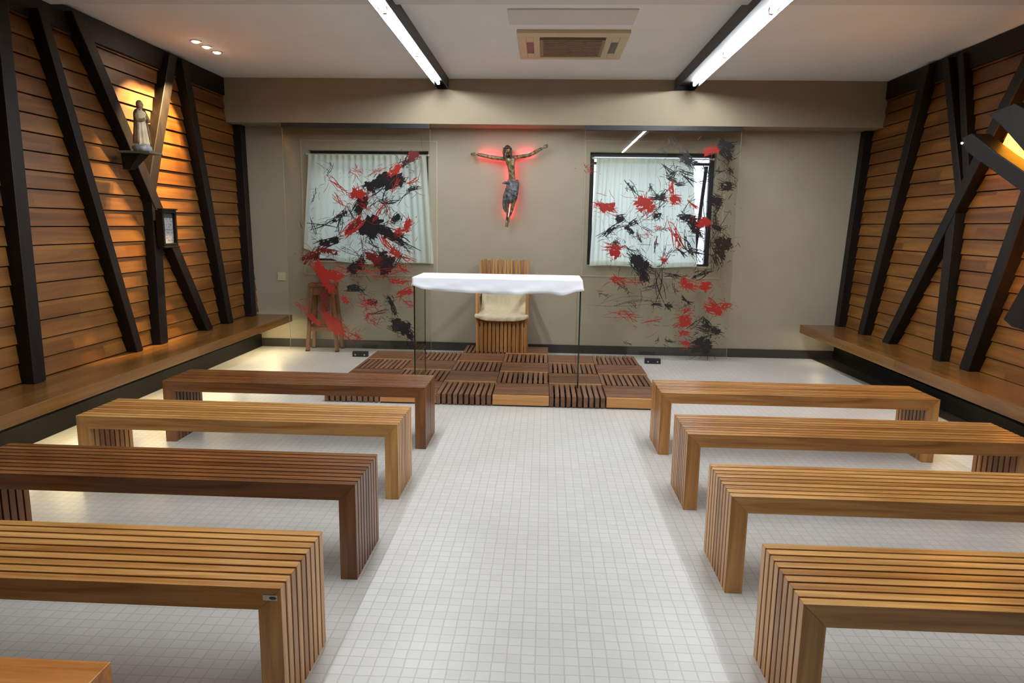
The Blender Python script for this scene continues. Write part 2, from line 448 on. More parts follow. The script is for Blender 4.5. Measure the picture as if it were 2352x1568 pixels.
ac = empty('air_conditioner', (.205, 6.66, ZC)); tag(ac, 'cream ceiling cassette air conditioner between the two linear lights', 'air conditioner')
b = MB(); X, Yh = .485, .47
b.box(-X, X, -Yh, -.335, -.03, -.0005); b.box(-X, X, .385, Yh, -.03, -.0005)
b.box(-X, -.41, -.335, .385, -.03, -.0005); b.box(.41, X, -.335, .385, -.03, -.0005)
b.box(-.345, -.29, -.335, .385, -.03, -.0005); b.box(.29, .345, -.335, .385, -.03, -.0005)
for sx in (-1, 1):
    x0, x1 = sorted((sx * .41, sx * .345)); b.box(x0, x1, -.335, -.17, -.03, -.0005); b.box(x0, x1, .235, .385, -.03, -.0005)
b.build('panel_frame', MT['plastic'], ac, bevel=.004)
b = MB(); b.box(-.29, .29, -.265, .33, -.035, -.004)
gr = b.build('intake_grille', MT['plastic2'], ac, bevel=.004)
b = MB()
for i in range(13): y = -.24 + i * .044; b.box(-.26, .26, y, y + .022, -.041, -.0355)
b.build('grille_slats', MT['plastic2'], gr)
for (x0, x1, y0, y1) in ((-.29, .29, -.335, -.268), (-.29, .29, .332, .385), (-.41, -.345, -.17, .235), (.345, .41, -.17, .235)):
    b = MB(); b.box(x0 + .001, x1 - .001, y0 + .001, y1 - .001, -.0265, -.001); v = b.build('air_vent', MT['dark_glass'], ac)
    b = MB()
    if x1 - x0 > y1 - y0: b.box(x0 + .01, x1 - .01, (y0 + y1) / 2 - .004, (y0 + y1) / 2 + .004, -.031, -.027)
    else: b.box((x0 + x1) / 2 - .004, (x0 + x1) / 2 + .004, y0 + .01, y1 - .01, -.031, -.027)
    b.build('louvre', MT['plastic2'], v)
b = MB(); b.box(-.33, .68, 5.62, 6.02, ZC - .012, ZC - .0005)
tag(b.build('ceiling_access_panel', MT['panel'], bevel=.003), 'flat beige rectangular access panel in ceiling beside the air conditioner', 'access panel')

def make_downlight(x, y, label):
    root = empty('downlight', (x, y, ZC)); tag(root, label, 'downlight', 'three small downlights near the statue')
    r = []
    for rad, z in ((.052, -.0005), (.052, -.006), (.038, -.008), (.036, -.0005)):
        r.append([(rad * math.cos(t * math.pi / 12), rad * math.sin(t * math.pi / 12), z) for t in range(24)])
    m_ = MB(); m_.rings(r, cap=False); m_.build('trim_ring', MT['white_plastic'], root)
    m_ = MB(); m_.sphere((0, 0, -.004), (.035, .035, .016), nu=16, nv=8); m_.build('bulb', MT['bulb'], root)
    L = bpy.data.lights.new('downlight_beam', 'SPOT'); L.energy = SPOT_W; L.color = (1, .64, .28); L.spot_size = math.radians(54); L.spot_blend = .5; L.shadow_soft_size = .02
    lo = bpy.data.objects.new('downlight_beam', L); link(lo, root); lo.location = (0, 0, -.03)
    d = Vector((-4.12, y - .50, 1.55)) - Vector((x, y, ZC - .03))
    lo.rotation_euler = d.to_track_quat('-Z', 'Y').to_euler()
make_downlight(-3.283, 6.60, 'small round glowing ceiling downlight, the leftmost of the row of three')
make_downlight(-3.281, 6.80, 'small round glowing ceiling downlight, the middle one of the row of three')
make_downlight(-3.279, 7.01, 'small round glowing ceiling downlight, the rightmost of the row of three')

# ---------------------------------------------------------------- ledges along the side walls
def ledge(s, xa, ya, xb, yb, z1, th, label):
    # (xa,ya) front edge at the far end, (xb,yb) front edge at the near end
    root = empty('wall_ledge', (s * 3.4, 4, 0)); tag(root, label, 'ledge')
    def L(x, y, z): return (s * x - s * 3.4, y - 4, z)
    xo = 3.67
    b = MB(); b.hexa([L(xb, yb, z1 - th), L(xo, yb, z1 - th), L(xo, ya, z1 - th), L(xa, ya, z1 - th), L(xb, yb, z1), L(xo, yb, z1), L(xo, ya, z1), L(xa, ya, z1)])
    b.build('ledge_board', MT['ledge'], root, bevel=.004)
    b = MB(); b.hexa([L(3.50, yb, z1 - th - .06), L(3.56, yb, z1 - th - .06), L(3.56, ya - .3, z1 - th - .06), L(3.50, ya - .3, z1 - th - .06), L(3.50, yb, z1 - th - .001), L(3.56, yb, z1 - th - .001), L(3.56, ya - .3, z1 - th - .001), L(3.50, ya - .3, z1 - th - .001)])
    b.build('support_rail', MT['ebony'], root)
    for y in (8.0, 7.15, 6.2, 5.15, 4.1, 3.0):
        b = MB(); x0, x1 = 3.36, 3.50
        b.hexa([L(x0, y, z1 - th - .05), L(x1, y, z1 - th - .12), L(x1, y + .12, z1 - th - .12), L(x0, y + .12, z1 - th - .05), L(x0, y, z1 - th - .001), L(x1, y, z1 - th - .001), L(x1, y + .12, z1 - th - .001), L(x0, y + .12, z1 - th - .001)])
        b.build('bracket', MT['ebony'], root)
    st = []
    for y in ((8.38, 7.4), (7.0, 6.35), (6.05, 5.3), (4.95, 4.3), (3.95, 3.2)) if s < 0 else ((8.38, 8.1), (6.0, 5.3), (4.95, 4.3), (3.95, 3.2)):
        b = MB(); b.hexa([L(3.30, y[1], z1 - th - .012), L(3.325, y[1], z1 - th - .012), L(3.325, y[0], z1 - th - .012), L(3.30, y[0], z1 - th - .012), L(3.30, y[1], z1 - th - .001), L(3.325, y[1], z1 - th - .001), L(3.325, y[0], z1 - th - .001), L(3.30, y[0], z1 - th - .001)])
        tag(b.build('light_strip', MT['warm' if s < 0 else 'warm_dim'], root), 'warm glowing light strip')
ledge(-1, 3.145, 8.40, 3.165, .6, .435, .085, 'long wooden ledge under the timber wall that carries the statue')
ledge(1, 3.135, 8.44, 3.25, .6, .44, .10, 'long wooden ledge under the timber wall with the amber light')

# ---------------------------------------------------------------- dark timbers
def post(s, yb, zb, yt, zt, w, label, depth=.11, back=0, name='timber_post', grp='dark timber posts on the panelled walls'):
    root_y = yb
    f = lambda z: wx(z, 3.54) + back
    sl = (yt - yb) / (zt - zb); hw = w / 2 * math.sqrt(1 + sl * sl)
    b = MB(); x0, x1 = f(zb), f(zt)
    xo = s * (x0 + depth / 2)
    P = [(x0, -hw, 0), (x0 + depth, -hw, 0), (x0 + depth, hw, 0), (x0, hw, 0)]
    v = [(s * p[0] - xo, p[1], 0) for p in P] + [(s * (p[0] + x1 - x0) - xo, p[1] + yt - yb, zt - zb) for p in P]
    b.hexa(v)
    o = b.build(name, MT['post'], bevel=.006); o.location = (xo, yb, zb)
    tag(o, label, 'post', grp)
    return o
PL = [(4.13, .437, 4.34, 3.06, .12, 'dark timber post cut by the left edge of the photo'),
      (4.57, .437, 4.78, 3.12, .12, 'nearly upright dark timber post, leftmost whole one on the left wall'),
      (5.787, .437, 5.165, 3.08, .095, 'slanting dark timber post with bare boards on both sides, second from the left'),
      (7.066, .437, 5.57, 3.17, .125, 'long diagonal dark timber behind the small framed panel, left of the statue'),
      (6.19, .437, 6.345, 1.76, .125, 'short upright dark timber below the framed panel'),
      (6.30, 1.82, 7.0, 3.19, .125, 'lit dark timber right of the statue, meeting the long diagonal'),
      (7.561, .437, 7.20, 3.19, .125, 'leaning dark timber post just right of the statue post, standing on the left ledge'),
      (8.20, .437, 8.44, 2.72, .12, 'dark timber post in the corner by the left stool and painted glass')]
for i, (yb, zb, yt, zt, w, lb) in enumerate(PL): post(-1, yb, zb, yt, zt, w, lb, back=(0, 0, 0, 0, .006, .01, 0, 0.0)[i])
PR = [(8.38, .442, 8.475, 2.72, .11, 'upright dark timber post in the far right corner of the room'),
      (7.74, .442, 7.285, 3.19, .13, 'leaning dark timber post, second from the right corner'),
      (7.17, .442, 5.66, 3.10, .125, 'long diagonal dark timber crossing the upright one on the right wall'),
      (6.245, .442, 6.42, 1.76, .12, 'upright dark timber ending at the long diagonal on the right wall'),
      (6.36, 1.90, 6.98, 3.19, .09, 'thin dark timber rising from the crossing, beside the leaning corner post'),
      (6.33, 2.06, 6.76, 3.18, .085, 'thin dark timber rising from the crossing, nearer the amber light'),
      (5.82, .442, 5.20, 3.10, .13, 'thick slanting dark timber post beside the amber light at the right edge')]
for i, (yb, zb, yt, zt, w, lb) in enumerate(PR): post(1, yb, zb, yt, zt, w, lb, back=(0, 0, 0, .006, .01, .025, 0)[i])
for s, lb in ((-1, 'dark timber beam under the ceiling above the statue wall'), (1, 'dark timber beam under the ceiling above the amber-lit wall')):
    b = MB(); b.box(-.06, .06, Y0 - 3, YS - 3 - .003, 0, .195)
    o = b.build('ceiling_beam', MT['post'], bevel=.006); o.location = (s * 3.83, 3, 3.025)
    tag(o, lb, 'beam', 'dark ceiling beams')

# ---------------------------------------------------------------- glowing sculpture on the right wall
sc = empty('wall_sculpture', (3.40, 5.2, 2.1)); tag(sc, 'dark timber wall sculpture with a glowing amber panel, at the right edge', 'wall sculpture')
def yz_beam(pts, x0, x1, name, mat, bev=.006):
    b = MB(); b.prism([(y - 5.2, z - 2.1) for y, z in pts], (x0 - 3.40, x1 - 3.40), 'X'); return b.build(name, mat, sc, bevel=bev)
yz_beam([(5.855, 2.33), (5.73, 2.345), (5.40, 2.165), (4.2, 1.585), (4.2, 1.43), (5.10, 1.885), (5.78, 2.215)], 3.32, 3.46, 'timber_arm', MT['post'])
yz_beam([(5.60, 2.47), (5.30, 2.50), (4.2, 1.95), (4.2, 1.44), (5.14, 2.15), (5.42, 2.36)], 3.345, 3.50, 'timber_arm', MT['post'])
yz_beam([(5.075, .965), (4.975, .925), (4.80, .915), (4.55, 1.30), (4.70, 1.60)], 3.32, 3.46, 'timber_arm', MT['post'])
tag(yz_beam([(5.66, 2.21), (5.56, 2.365), (5.30, 2.26), (4.2, 1.62), (4.2, 1.40)], 3.505, 3.52, 'amber_panel', MT['amber'], 0), 'glowing amber panel')
tag(yz_beam([(5.24, 1.00), (5.12, .95), (4.82, 1.30), (4.93, 1.52)], 3.52, 3.54, 'amber_panel', MT['amber_hid'], 0), 'glowing amber strip behind the timber')
tag(yz_beam([(6.00, 2.285), (5.90, 2.31), (5.74, 2.21), (5.86, 2.19)], 3.52, 3.535, 'amber_panel', MT['amber_hid'], 0), 'small amber backlight behind the timber tip')
b = MB(); b.sphere((3.335 - 3.40, 5.87 - 5.2, 2.287 - 2.1), .008, nu=10, nv=6)
tag(b.build('indicator_light', MT['bulb'], sc), 'tiny glowing indicator light')

# ---------------------------------------------------------------- slatted benches
BL, BWD, BT, BH = 1.894, .409, .076, .45
NS = 9; PIT = BWD / (NS - .22); SW = PIT * .78
def make_bench(tone, label, aisle_x, y, s, plate=False):
    root = empty('slatted_bench', (aisle_x + s * BL / 2, y, 0))
    tag(root, label, 'bench', 'slatted wooden benches on both sides of the aisle')
    h = BL / 2
    b = MB()
    for i in range(NS):
        y0 = i * PIT; y1 = y0 + SW
        b.hexa([(-h + BT, y0, BH - BT), (h - BT, y0, BH - BT), (h - BT, y1, BH - BT), (-h + BT, y1, BH - BT), (-h, y0, BH), (h, y0, BH), (h, y1, BH), (-h, y1, BH)], 0)
    b.box(-h + BT, h - BT, .006, BWD - .006, BH - BT + .012, BH - .022, 1)
    b.build('seat', [MT['seat_' + tone], MT['ebony']], root, bevel=.0018)
    for e in (-1, 1):
        b = MB()
        for i in range(NS):
            y0 = i * PIT; y1 = y0 + SW; xo, xi = e * h, e * (h - BT)
            if e > 0: b.hexa([(xi, y0, 0), (xo, y0, 0), (xo, y1, 0), (xi, y1, 0), (xi, y0, BH - BT), (xo, y0, BH), (xo, y1, BH), (xi, y1, BH - BT)], 0)
            else: b.hexa([(xo, y0, 0), (xi, y0, 0), (xi, y1, 0), (xo, y1, 0), (xo, y0, BH), (xi, y0, BH - BT), (xi, y1, BH - BT), (xo, y1, BH)], 0)
        a, c_ = sorted((e * (h - .014), e * (h - BT + .014)))
        b.box(a, c_, .006, BWD - .006, .002, BH - .03, 1)
        b.build('leg', [MT['leg_' + tone], MT['ebony']], root, bevel=.0018)
    if plate:
        b = MB(); b.box(h - .058, h - .012, -.003, -.0002, .409, .427)
        p = b.build('label_plate', MT['chrome'], root, bevel=.001); tag(p, 'small metal label plate')
        b = MB(); b.sphere((h - .026, -.0032, .418), (.012, .0006, .006), nu=14, nv=6); b.build('plate_emblem', flat('plate_green', (.02, .07, .06, 1), .4), p)
    return root
BENCH = [('golden', 'left', -.801, 1.951, 'golden slatted bench with a small metal plate at its corner, lower left', True),
         ('brown', 'left', -.807, 2.825, 'dark brown slatted bench left of the aisle, behind the one with the metal plate', False),
         ('golden', 'left', -.815, 3.742, 'slatted bench left of the aisle, second in front of the platform', False),
         ('brown', 'left', -.813, 4.655, 'brown slatted bench left of the aisle, nearest the wooden platform', False),
         ('golden', 'right', .819, 1.981, 'slatted bench right of the aisle, cut off at the lower right corner', False),
         ('golden', 'right', .826, 2.834, 'slatted bench right of the aisle, next behind the lower right corner one', False),
         ('mid', 'right', .822, 3.728, 'slatted bench right of the aisle, second in front of the platform', False),
         ('mid', 'right', .834, 4.689, 'slatted bench right of the aisle, nearest the altar and platform', False)]
for tone, sd, x, y, lb, pl in BENCH: make_bench(tone, lb, x, y, -1 if sd == 'left' else 1, pl)

root = empty('solid_bench', (-1.90, 1.15, 0)); tag(root, 'smooth solid wooden bench end at the bottom left corner of the photo', 'bench')
b = MB(); b.hexa([(-.72, 0, .37), (.72, 0, .37), (.72, .415, .37), (-.72, .415, .37), (-.80, 0, .45), (.80, 0, .45), (.80, .415, .45), (-.80, .415, .45)]); b.build('seat', MT['solid'], root, bevel=.002)
for e in (-1, 1):
    b = MB(); xo, xi = e * .80, e * .72
    x0, x1 = sorted((xo, xi)); zl, zr = (.45, .37) if e < 0 else (.37, .45)
    b.hexa([(x0, 0, 0), (x1, 0, 0), (x1, .415, 0), (x0, .415, 0), (x0, 0, zl), (x1, 0, zr), (x1, .415, zr), (x0, .415, zl)]); b.build('leg', MT['solid'], root, bevel=.002)

# ---------------------------------------------------------------- altar platform of slatted deck tiles
pf = empty('altar_platform', (-.43, 6.9, 0)); tag(pf, 'low wooden platform of checkered slatted squares under the glass altar', 'platform')
TS = .503
for row in range(5):
    for col in range(6):
        if row == 4 and col not in (2, 3): continue
        x0 = -1.94 + col * TS + .43; y0 = 5.885 + row * .5025 - 6.9; x1 = x0 + TS - .003; y1 = y0 + .4995
        b = MB(); n = 10; p = TS / n
        if (row + col) % 2 == 0:
            for i in range(n):
                a = x0 + i * p + .001; b.box(a, a + p * .70, y0, y1, .006, .10, 0)
            for yy in (y0 + .04, y0 + .24, y1 - .08): b.box(x0 + .004, x1 - .012, yy, yy + .04, .0, .06, 1)
            b.build('deck_panel', [MT['decky'], MT['ebony']], pf, bevel=.002)
        else:
            b.box(x0, x1, y0, y0 + .022, .012, .10, 2)
            for i in range(1, n):
                a = y0 + i * p; b.box(x0, x1, a - .013, a + p * .74 - .013, .03, .10, 0)
            for xx in (x0 + .04, x0 + .24, x1 - .08): b.box(xx, xx + .04, y0 + .023, y1, 0, .06, 1)
            b.box(x0, x1, y0 + .003, y0 + .03, 0.0, .011, 1)
            b.build('deck_panel', [MT['deckx'], MT['ebony'], MT['deckface']], pf, bevel=.002)

# ---------------------------------------------------------------- glass altar and its cloth
al = empty('glass_altar', (-.425, 6.5, .1)); tag(al, 'glass altar table with two clear upright panels on the wooden platform', 'altar')
for e in (-1, 1):
    b = MB(); x0, x1 = sorted((e * .765, e * .752)); b.box(x0, x1, -.28, .28, .001, .978)
    lg = b.build('leg', MT['glass_green'], al)
    for ya, yb_ in ((-.2835, -.2803), (.2803, .2835)):
        b = MB(); b.box(x0, x1, ya, yb_, .001, .978); tag(b.build('glass_edge', MT['edge'], lg), 'dark green glass edge')
b = MB(); b.box(-.762, .762, -.285, .285, .979, .993); b.build('tabletop', MT['glass_green'], al)
# cloth: top sheet with hanging skirts; folds by a waver of the hem
b = MB(); X, Yd = .772, .295; zt = 1.097 + .003
def hem(t, side):
    base = .085 + .035 * math.sin(math.pi * min(1, max(0, t))) ** .6 if side == 'f' else .085
    return base + .0025 * math.sin(13 * t) + .001 * math.sin(41 * t + 1)
nx = 90
ring_top = []; ring_bot = []; ring_mid = []
def loop():
    P = []
    for i in range(nx): t = i / nx; P.append((-X + 2 * X * t, -Yd, 'f', t, (0, -1)))
    for i in range(24): t = i / 24; P.append((X, -Yd + 2 * Yd * t, 's', t, (1, 0)))
    for i in range(nx): t = i / nx; P.append((X - 2 * X * t, Yd, 'b', t, (0, 1)))
    for i in range(24): t = i / 24; P.append((-X, Yd - 2 * Yd * t, 's', t, (-1, 0)))
    return P
R = []
for fr in (0, .03, .25, .5, .75, 1.0):
    row = []
    for x, y, sd, t, nrm in loop():
        h_ = hem(t, sd)
        if sd == 'f': h_ += .018 * (1 - abs(2 * t - 1)) + .03 * math.exp(-((t - .88) / .06) ** 2) - .02 * math.exp(-((t - .0) / .04) ** 2)
        fold = .007 * math.sin(21 * t + 7 * fr) * fr + .004 * math.sin(47 * t - 9 * fr) * fr + .012 * fr
        cor = 0
        if sd in 'fb': cor = .03 * fr * (math.exp(-(t / .03) ** 2) + math.exp(-((1 - t) / .03) ** 2))
        ox = nrm[0] * fold; oy = nrm[1] * fold
        if sd == 'f' and t > .97: ox += .03 * fr
        row.append((x + ox, y + oy, zt - .1 - (0 if fr == 0 else .002) - h_ * fr))
    R.append(row)
b.rings(R, cap=False)
n = len(R[0]); b.add(R[0], [tuple(range(n))], 0)
o = b.build('altar_cloth', MT['white_cloth']); o.location = (-.425, 6.5, .1)
md = o.modifiers.new('thick', 'SOLIDIFY'); md.thickness = .003; md.offset = 1
tag(o, 'white linen cloth draped over the glass altar', 'altar cloth')

# ---------------------------------------------------------------- slatted presider chair and its cloth
ch = empty('slatted_chair', (-.4825, 8.15, .1)); tag(ch, 'slatted wooden chair behind the altar against the wall', 'chair')
W = .615; n = 13; p = W / n; sw = p * .76
def slats(name, fn, idx=None):
    b = MB()
    for i in range(n):
        if idx and i not in idx: continue
        x0 = -W / 2 + i * p + p * .12; fn(b, x0, x0 + sw, i)
    return b.build(name, [MT['chair'], MT['ebony']], ch, bevel=.0015)
slats('front_panel', lambda b, a, c_, i: b.box(a, c_, -.20, -.155, .001, .36))
slats('seat', lambda b, a, c_, i: b.box(a - (.006 if i in (0,) else 0), c_ + (.006 if i == 12 else 0), -.212, .19, .361, .42))
slats('backrest', lambda b, a, c_, i: b.hexa([(a, .192, .001), (c_, .192, .001), (c_, .237, .001), (a, .237, .001), (a, .212, 1.06 + .012 * (i % 2)), (c_, .212, 1.06 + .012 * (i % 2)), (c_, .247, 1.06 + .012 * (i % 2)), (a, .247, 1.06 + .012 * (i % 2))]))
for e in (-1, 1):
    b = MB(); x0, x1 = sorted((e * .31, e * .275)); b.box(x0, x1, -.19, .19, .64, .70); b.box(x0, x1, -.19, -.13, .421, .64)
    b.build('armrest', MT['chair'], ch, bevel=.002)
for z in (.30, .80):
    b = MB(); b.box(-W / 2 + .012, W / 2 - .012, .205 if z > .5 else -.185, .222 if z > .5 else -.17, z, z + .04)
    b.build('cross_rail', MT['ebony'], ch)
# cloth laid over back and seat
prof = [(.185, .78), (.165, .72), (.15, .60), (.12, .50), (.05, .455), (-.05, .45), (-.14, .445), (-.205, .44), (-.232, .43), (-.240, .405), (-.238, .375)]
b = MB(); nu = 40; vs = []
for j, (y, z) in enumerate(prof):
    for i in range(nu + 1):
        u = i / nu * 2 - 1; wv = .268 if j < 3 else (.272 if j < 7 else .30 + .02 * (j - 7) / 3)
        sag = .012 * math.sin(9 * u + j * .7) + .006 * math.sin(23 * u + 2 * j)
        zz = z + (abs(sag) * .8 if 2 < j < 8 else 0)
        if j >= 8: zz += .05 * u ** 4 * (1 if j > 8 else .5)
        if j == 0: zz += .02 * math.sin(5 * u)
        vs.append((u * (wv - .0), y - (abs(sag) if j < 3 or j > 7 else 0), zz))
fs = [(j * (nu + 1) + i, j * (nu + 1) + i + 1, (j + 1) * (nu + 1) + i + 1, (j + 1) * (nu + 1) + i) for j in range(len(prof) - 1) for i in range(nu)]
b.add(vs, fs, 0, True); o = b.build('seat_cloth', MT['beige_cloth']); o.location = (-.4825, 8.15, .1)
md = o.modifiers.new('thick', 'SOLIDIFY'); md.thickness = .006; md.offset = 1
o.modifiers.new('sub', 'SUBSURF').levels = 1
tag(o, 'rumpled beige cloth laid over the seat of the slatted chair', 'cloth')

# ---------------------------------------------------------------- wooden stool
st = empty('wooden_stool', (-2.73, 8.385, 0)); tag(st, 'tall wooden stool standing behind the left painted glass', 'stool')
b = MB(); b.box(-.155, .155, -.125, .125, .80, .845); b.build('seat', MT['stool'], st, bevel=.006)
b = MB(); zt = .80
for e in (-1, 1): b.box(-.104, .104, e * .085 - .010, e * .085 + .010, .70, .798); b.box(e * .125 - .012, e * .125 + .012, -.064, .064, .70, .798)
b.build('apron', MT['stool'], st, bevel=.002)
for ex in (-1, 1):
    for ey in (-1, 1):
        b = MB(); x0, y0, x1, y1 = ex * .185, ey * .120, ex * .125, ey * .085; q = .021
        b.hexa([(x0 - q, y0 - q, .012), (x0 + q, y0 - q, .012), (x0 + q, y0 + q, .012), (x0 - q, y0 + q, .012), (x1 - q, y1 - q, .799), (x1 + q, y1 - q, .799), (x1 + q, y1 + q, .799), (x1 - q, y1 + q, .799)])
        lg = b.build('leg', MT['stool'], st, bevel=.003)
        b = MB(); b.box(x0 - q - .002, x0 + q + .002, y0 - q - .002, y0 + q + .002, 0, .016); tag(b.build('foot_cap', MT['black'], lg, bevel=.002), 'dark rubber foot cap')
for (x0, x1, y0, y1, z) in ((-.145, .145, -.118, -.102, .25), (-.145, .145, .102, .118, .25), (-.174, -.158, -.088, .088, .27), (.158, .174, -.088, .088, .27)):
    b = MB(); b.box(x0, x1, y0, y1, z, z + .055); b.build('stretcher', MT['stool'], st, bevel=.002)
b = MB(); b.box(-2.86, -2.69, 8.28, 8.48, .846, .935)
tag(b.build('folded_cloth', flat('grey_green_cloth', (.20, .21, .17, 1), .85), bevel=.012), 'grey-green folded bundle lying on the wooden stool', 'folded cloth')
b = MB(); b.tube([(0, 0, 0), (0, 0, .02), (0, 0, .021), (0, 0, .13), (0, 0, .16), (0, 0, .20)], [.030, .030, .026, .026, .014, .012], 20)
o = b.build('bottle', [flat('blue_grey_glaze', (.16, .20, .24, 1), .25)]); o.location = (-2.785, 8.38, .936)
tag(o, 'blue-grey bottle standing on the folded cloth on the stool', 'bottle')

# ---------------------------------------------------------------- painted glass screens
PK = {'k': 'paint_k', 'd': 'paint_d', 'r': 'paint_r', 'f': 'paint_r'}
def screen(x0, x1, data, seed, glabel, rlabel, dens=1.0):
    rnd = random.Random(seed); yg = 8.22
    rail = MB(); rail.box(x0 - .003, x1 + .003, yg - .022, yg + .022, 2.672, 2.7245)
    o = rail.build('glass_rail', MT['black'], bevel=.002); tag(o, rlabel, 'rail', 'black ceiling rails of the painted glass')
    root = empty('painted_glass_screen', ((x0 + x1) / 2, yg, .0)); tag(root, glabel, 'glass screen', 'painted glass screens in front of the windows')
    cx = (x0 + x1) / 2
    b = MB(); b.box(x0 - cx, x1 - cx, .0, .010, .035, 2.671); b.build('glass_sheet', MT['glass'], root)
    for xe in (x0 - cx - .0022, x1 - cx + .0002):
        b = MB(); b.box(xe, xe + .002, .0, .010, .035, 2.671); tag(b.build('glass_edge', MT['edge_light'], root), 'pale polished glass edge')
    ms = {'k': MB(), 'd': MB(), 'r': MB()}; layer = [0.0006]
    def ribbon(m_, P, wd):
        y = -layer[0]; layer[0] += .0000035
        n = len(P); vs = []
        for i, (a, c_) in enumerate(P):
            q0 = P[max(0, i - 1)]; q1 = P[min(n - 1, i + 1)]
            dx, dz = q1[0] - q0[0], q1[1] - q0[1]; L_ = math.hypot(dx, dz) or 1
            nx_, nz_ = -dz / L_, dx / L_; w_ = wd * (math.sin(math.pi * (.12 + .8 * i / (n - 1))) ** .6) / 2 * rnd.uniform(.75, 1.2)
            vs += [(a + nx_ * w_ - cx, y, c_ + nz_ * w_), (a - nx_ * w_ - cx, y, c_ - nz_ * w_)]
        m_.add(vs, [(2 * i, 2 * i + 1, 2 * i + 3, 2 * i + 2) for i in range(n - 1)])
    def blob(m_, a, c_, r, k=9, el=1, an=0):
        y = -layer[0]; layer[0] += .0000035; P = []
        for i in range(k):
            t = 2 * math.pi * i / k; q = r * rnd.uniform(.55, 1.25); u, v_ = q * math.cos(t) * el, q * math.sin(t)
            P.append((a + u * math.cos(an) - v_ * math.sin(an) - cx, y, c_ + u * math.sin(an) + v_ * math.cos(an)))
        m_.add(P, [tuple(range(k))])
    for ln in data.strip().split('\n'):
        cc, ax, az, bx, bz, wd = ln.split(); ax, az, bx, bz, wd = map(float, (ax, az, bx, bz, wd))
        faint = cc == 'f'; m_ = ms['r' if faint else cc]
        dx, dz = bx - ax, bz - az; L_ = math.hypot(dx, dz) + 1e-6; ux, uz = dx / L_, dz / L_; an = math.atan2(dz, dx)
        k = max(2, int(wd / .0085)) if not faint else max(3, int(wd / .022))
        if wd > .045 and not faint:
            for i in range(int((5 + 40 * wd + 12 * L_) * dens)):
                t = rnd.uniform(.05, .95); s2 = rnd.gauss(0, wd * .20)
                blob(m_, ax + dx * t - uz * s2, az + dz * t + ux * s2, wd * rnd.uniform(.10, .27), rnd.randint(9, 17), rnd.uniform(1, 2.2), rnd.uniform(0, 3.14))
        for i in range(k):
            o_ = (i + .5) / k - .5 + rnd.uniform(-.06, .06); e0 = rnd.uniform(-.22, .14) * max(L_, wd) * (1.3 - abs(o_)); e1 = rnd.uniform(-.22, .14) * max(L_, wd) * (1.3 - abs(o_))
            bend = rnd.uniform(-.12, .12) * L_; tw = rnd.gauss(0, .22); P = []
            for j in range(6):
                t = j / 5; s_ = -(-e0) * 0 + (-e0 * -1) * 0 + (e0 * -1 + t * (L_ + e0 + e1)) if False else (-abs(e0) if e0 < 0 else e0) + t * (L_ - e0 + (abs(e1) if e1 < 0 else -e1))
                off = o_ * wd * .9 + tw * (t - .5) * L_ + bend * math.sin(math.pi * t) + rnd.uniform(-.003, .003)
                P.append((ax + ux * s_ - uz * off, az + uz * s_ + ux * off))
            ribbon(m_, P, min(wd * .5, rnd.uniform(.005, .014)) if not faint else rnd.uniform(.003, .009))
        # loose flicks joining the strokes
        for i in range(int(2 * dens)):
            g = rnd.uniform(0, 6.28); l_ = rnd.uniform(.05, .17); a = (ax + bx) / 2 + rnd.gauss(0, .05 + wd * .5); c_ = (az + bz) / 2 + rnd.gauss(0, .05 + wd * .5); kk = rnd.uniform(-.5, .5)
            if a > x0 + .12 and a < x1 - .05: ribbon(m_, [(a + math.cos(g + kk * j / 5) * l_ * j / 5, c_ + math.sin(g + kk * j / 5) * l_ * j / 5) for j in range(6)], rnd.uniform(.002, .006))
        # stray bristle marks across the stroke, and spatter
        for i in range(int(5 + wd * (190 if cc in 'kd' else 110))):
            t = rnd.random(); a = ax + dx * t + rnd.gauss(0, wd * .48); c_ = az + dz * t + rnd.gauss(0, wd * .48)
            g = (an + rnd.gauss(0, .8)) if L_ > 2 * wd else rnd.uniform(0, 6.28); l_ = rnd.uniform(.02, .075) * (1 + wd * 2)
            P = [(a + math.cos(g) * l_ * j / 3 + rnd.uniform(-.003, .003), c_ + math.sin(g) * l_ * j / 3 + rnd.uniform(-.003, .003)) for j in range(4)]
            ribbon(m_, P, rnd.uniform(.002, .0085))
        for i in range(int(4 + wd * 90)):
            t = rnd.random(); blob(m_, ax + dx * t + rnd.gauss(0, wd * .8 + .01), az + dz * t + rnd.gauss(0, wd * .8 + .01), rnd.uniform(.0015, .006), 6)
    for cc, nm in (('r', 'red_brushwork'), ('d', 'dark_red_brushwork'), ('k', 'black_brushwork')):
        if ms[cc].v: tag(ms[cc].build(nm, MT[PK[cc]], root, recalc=False), kind='stuff')
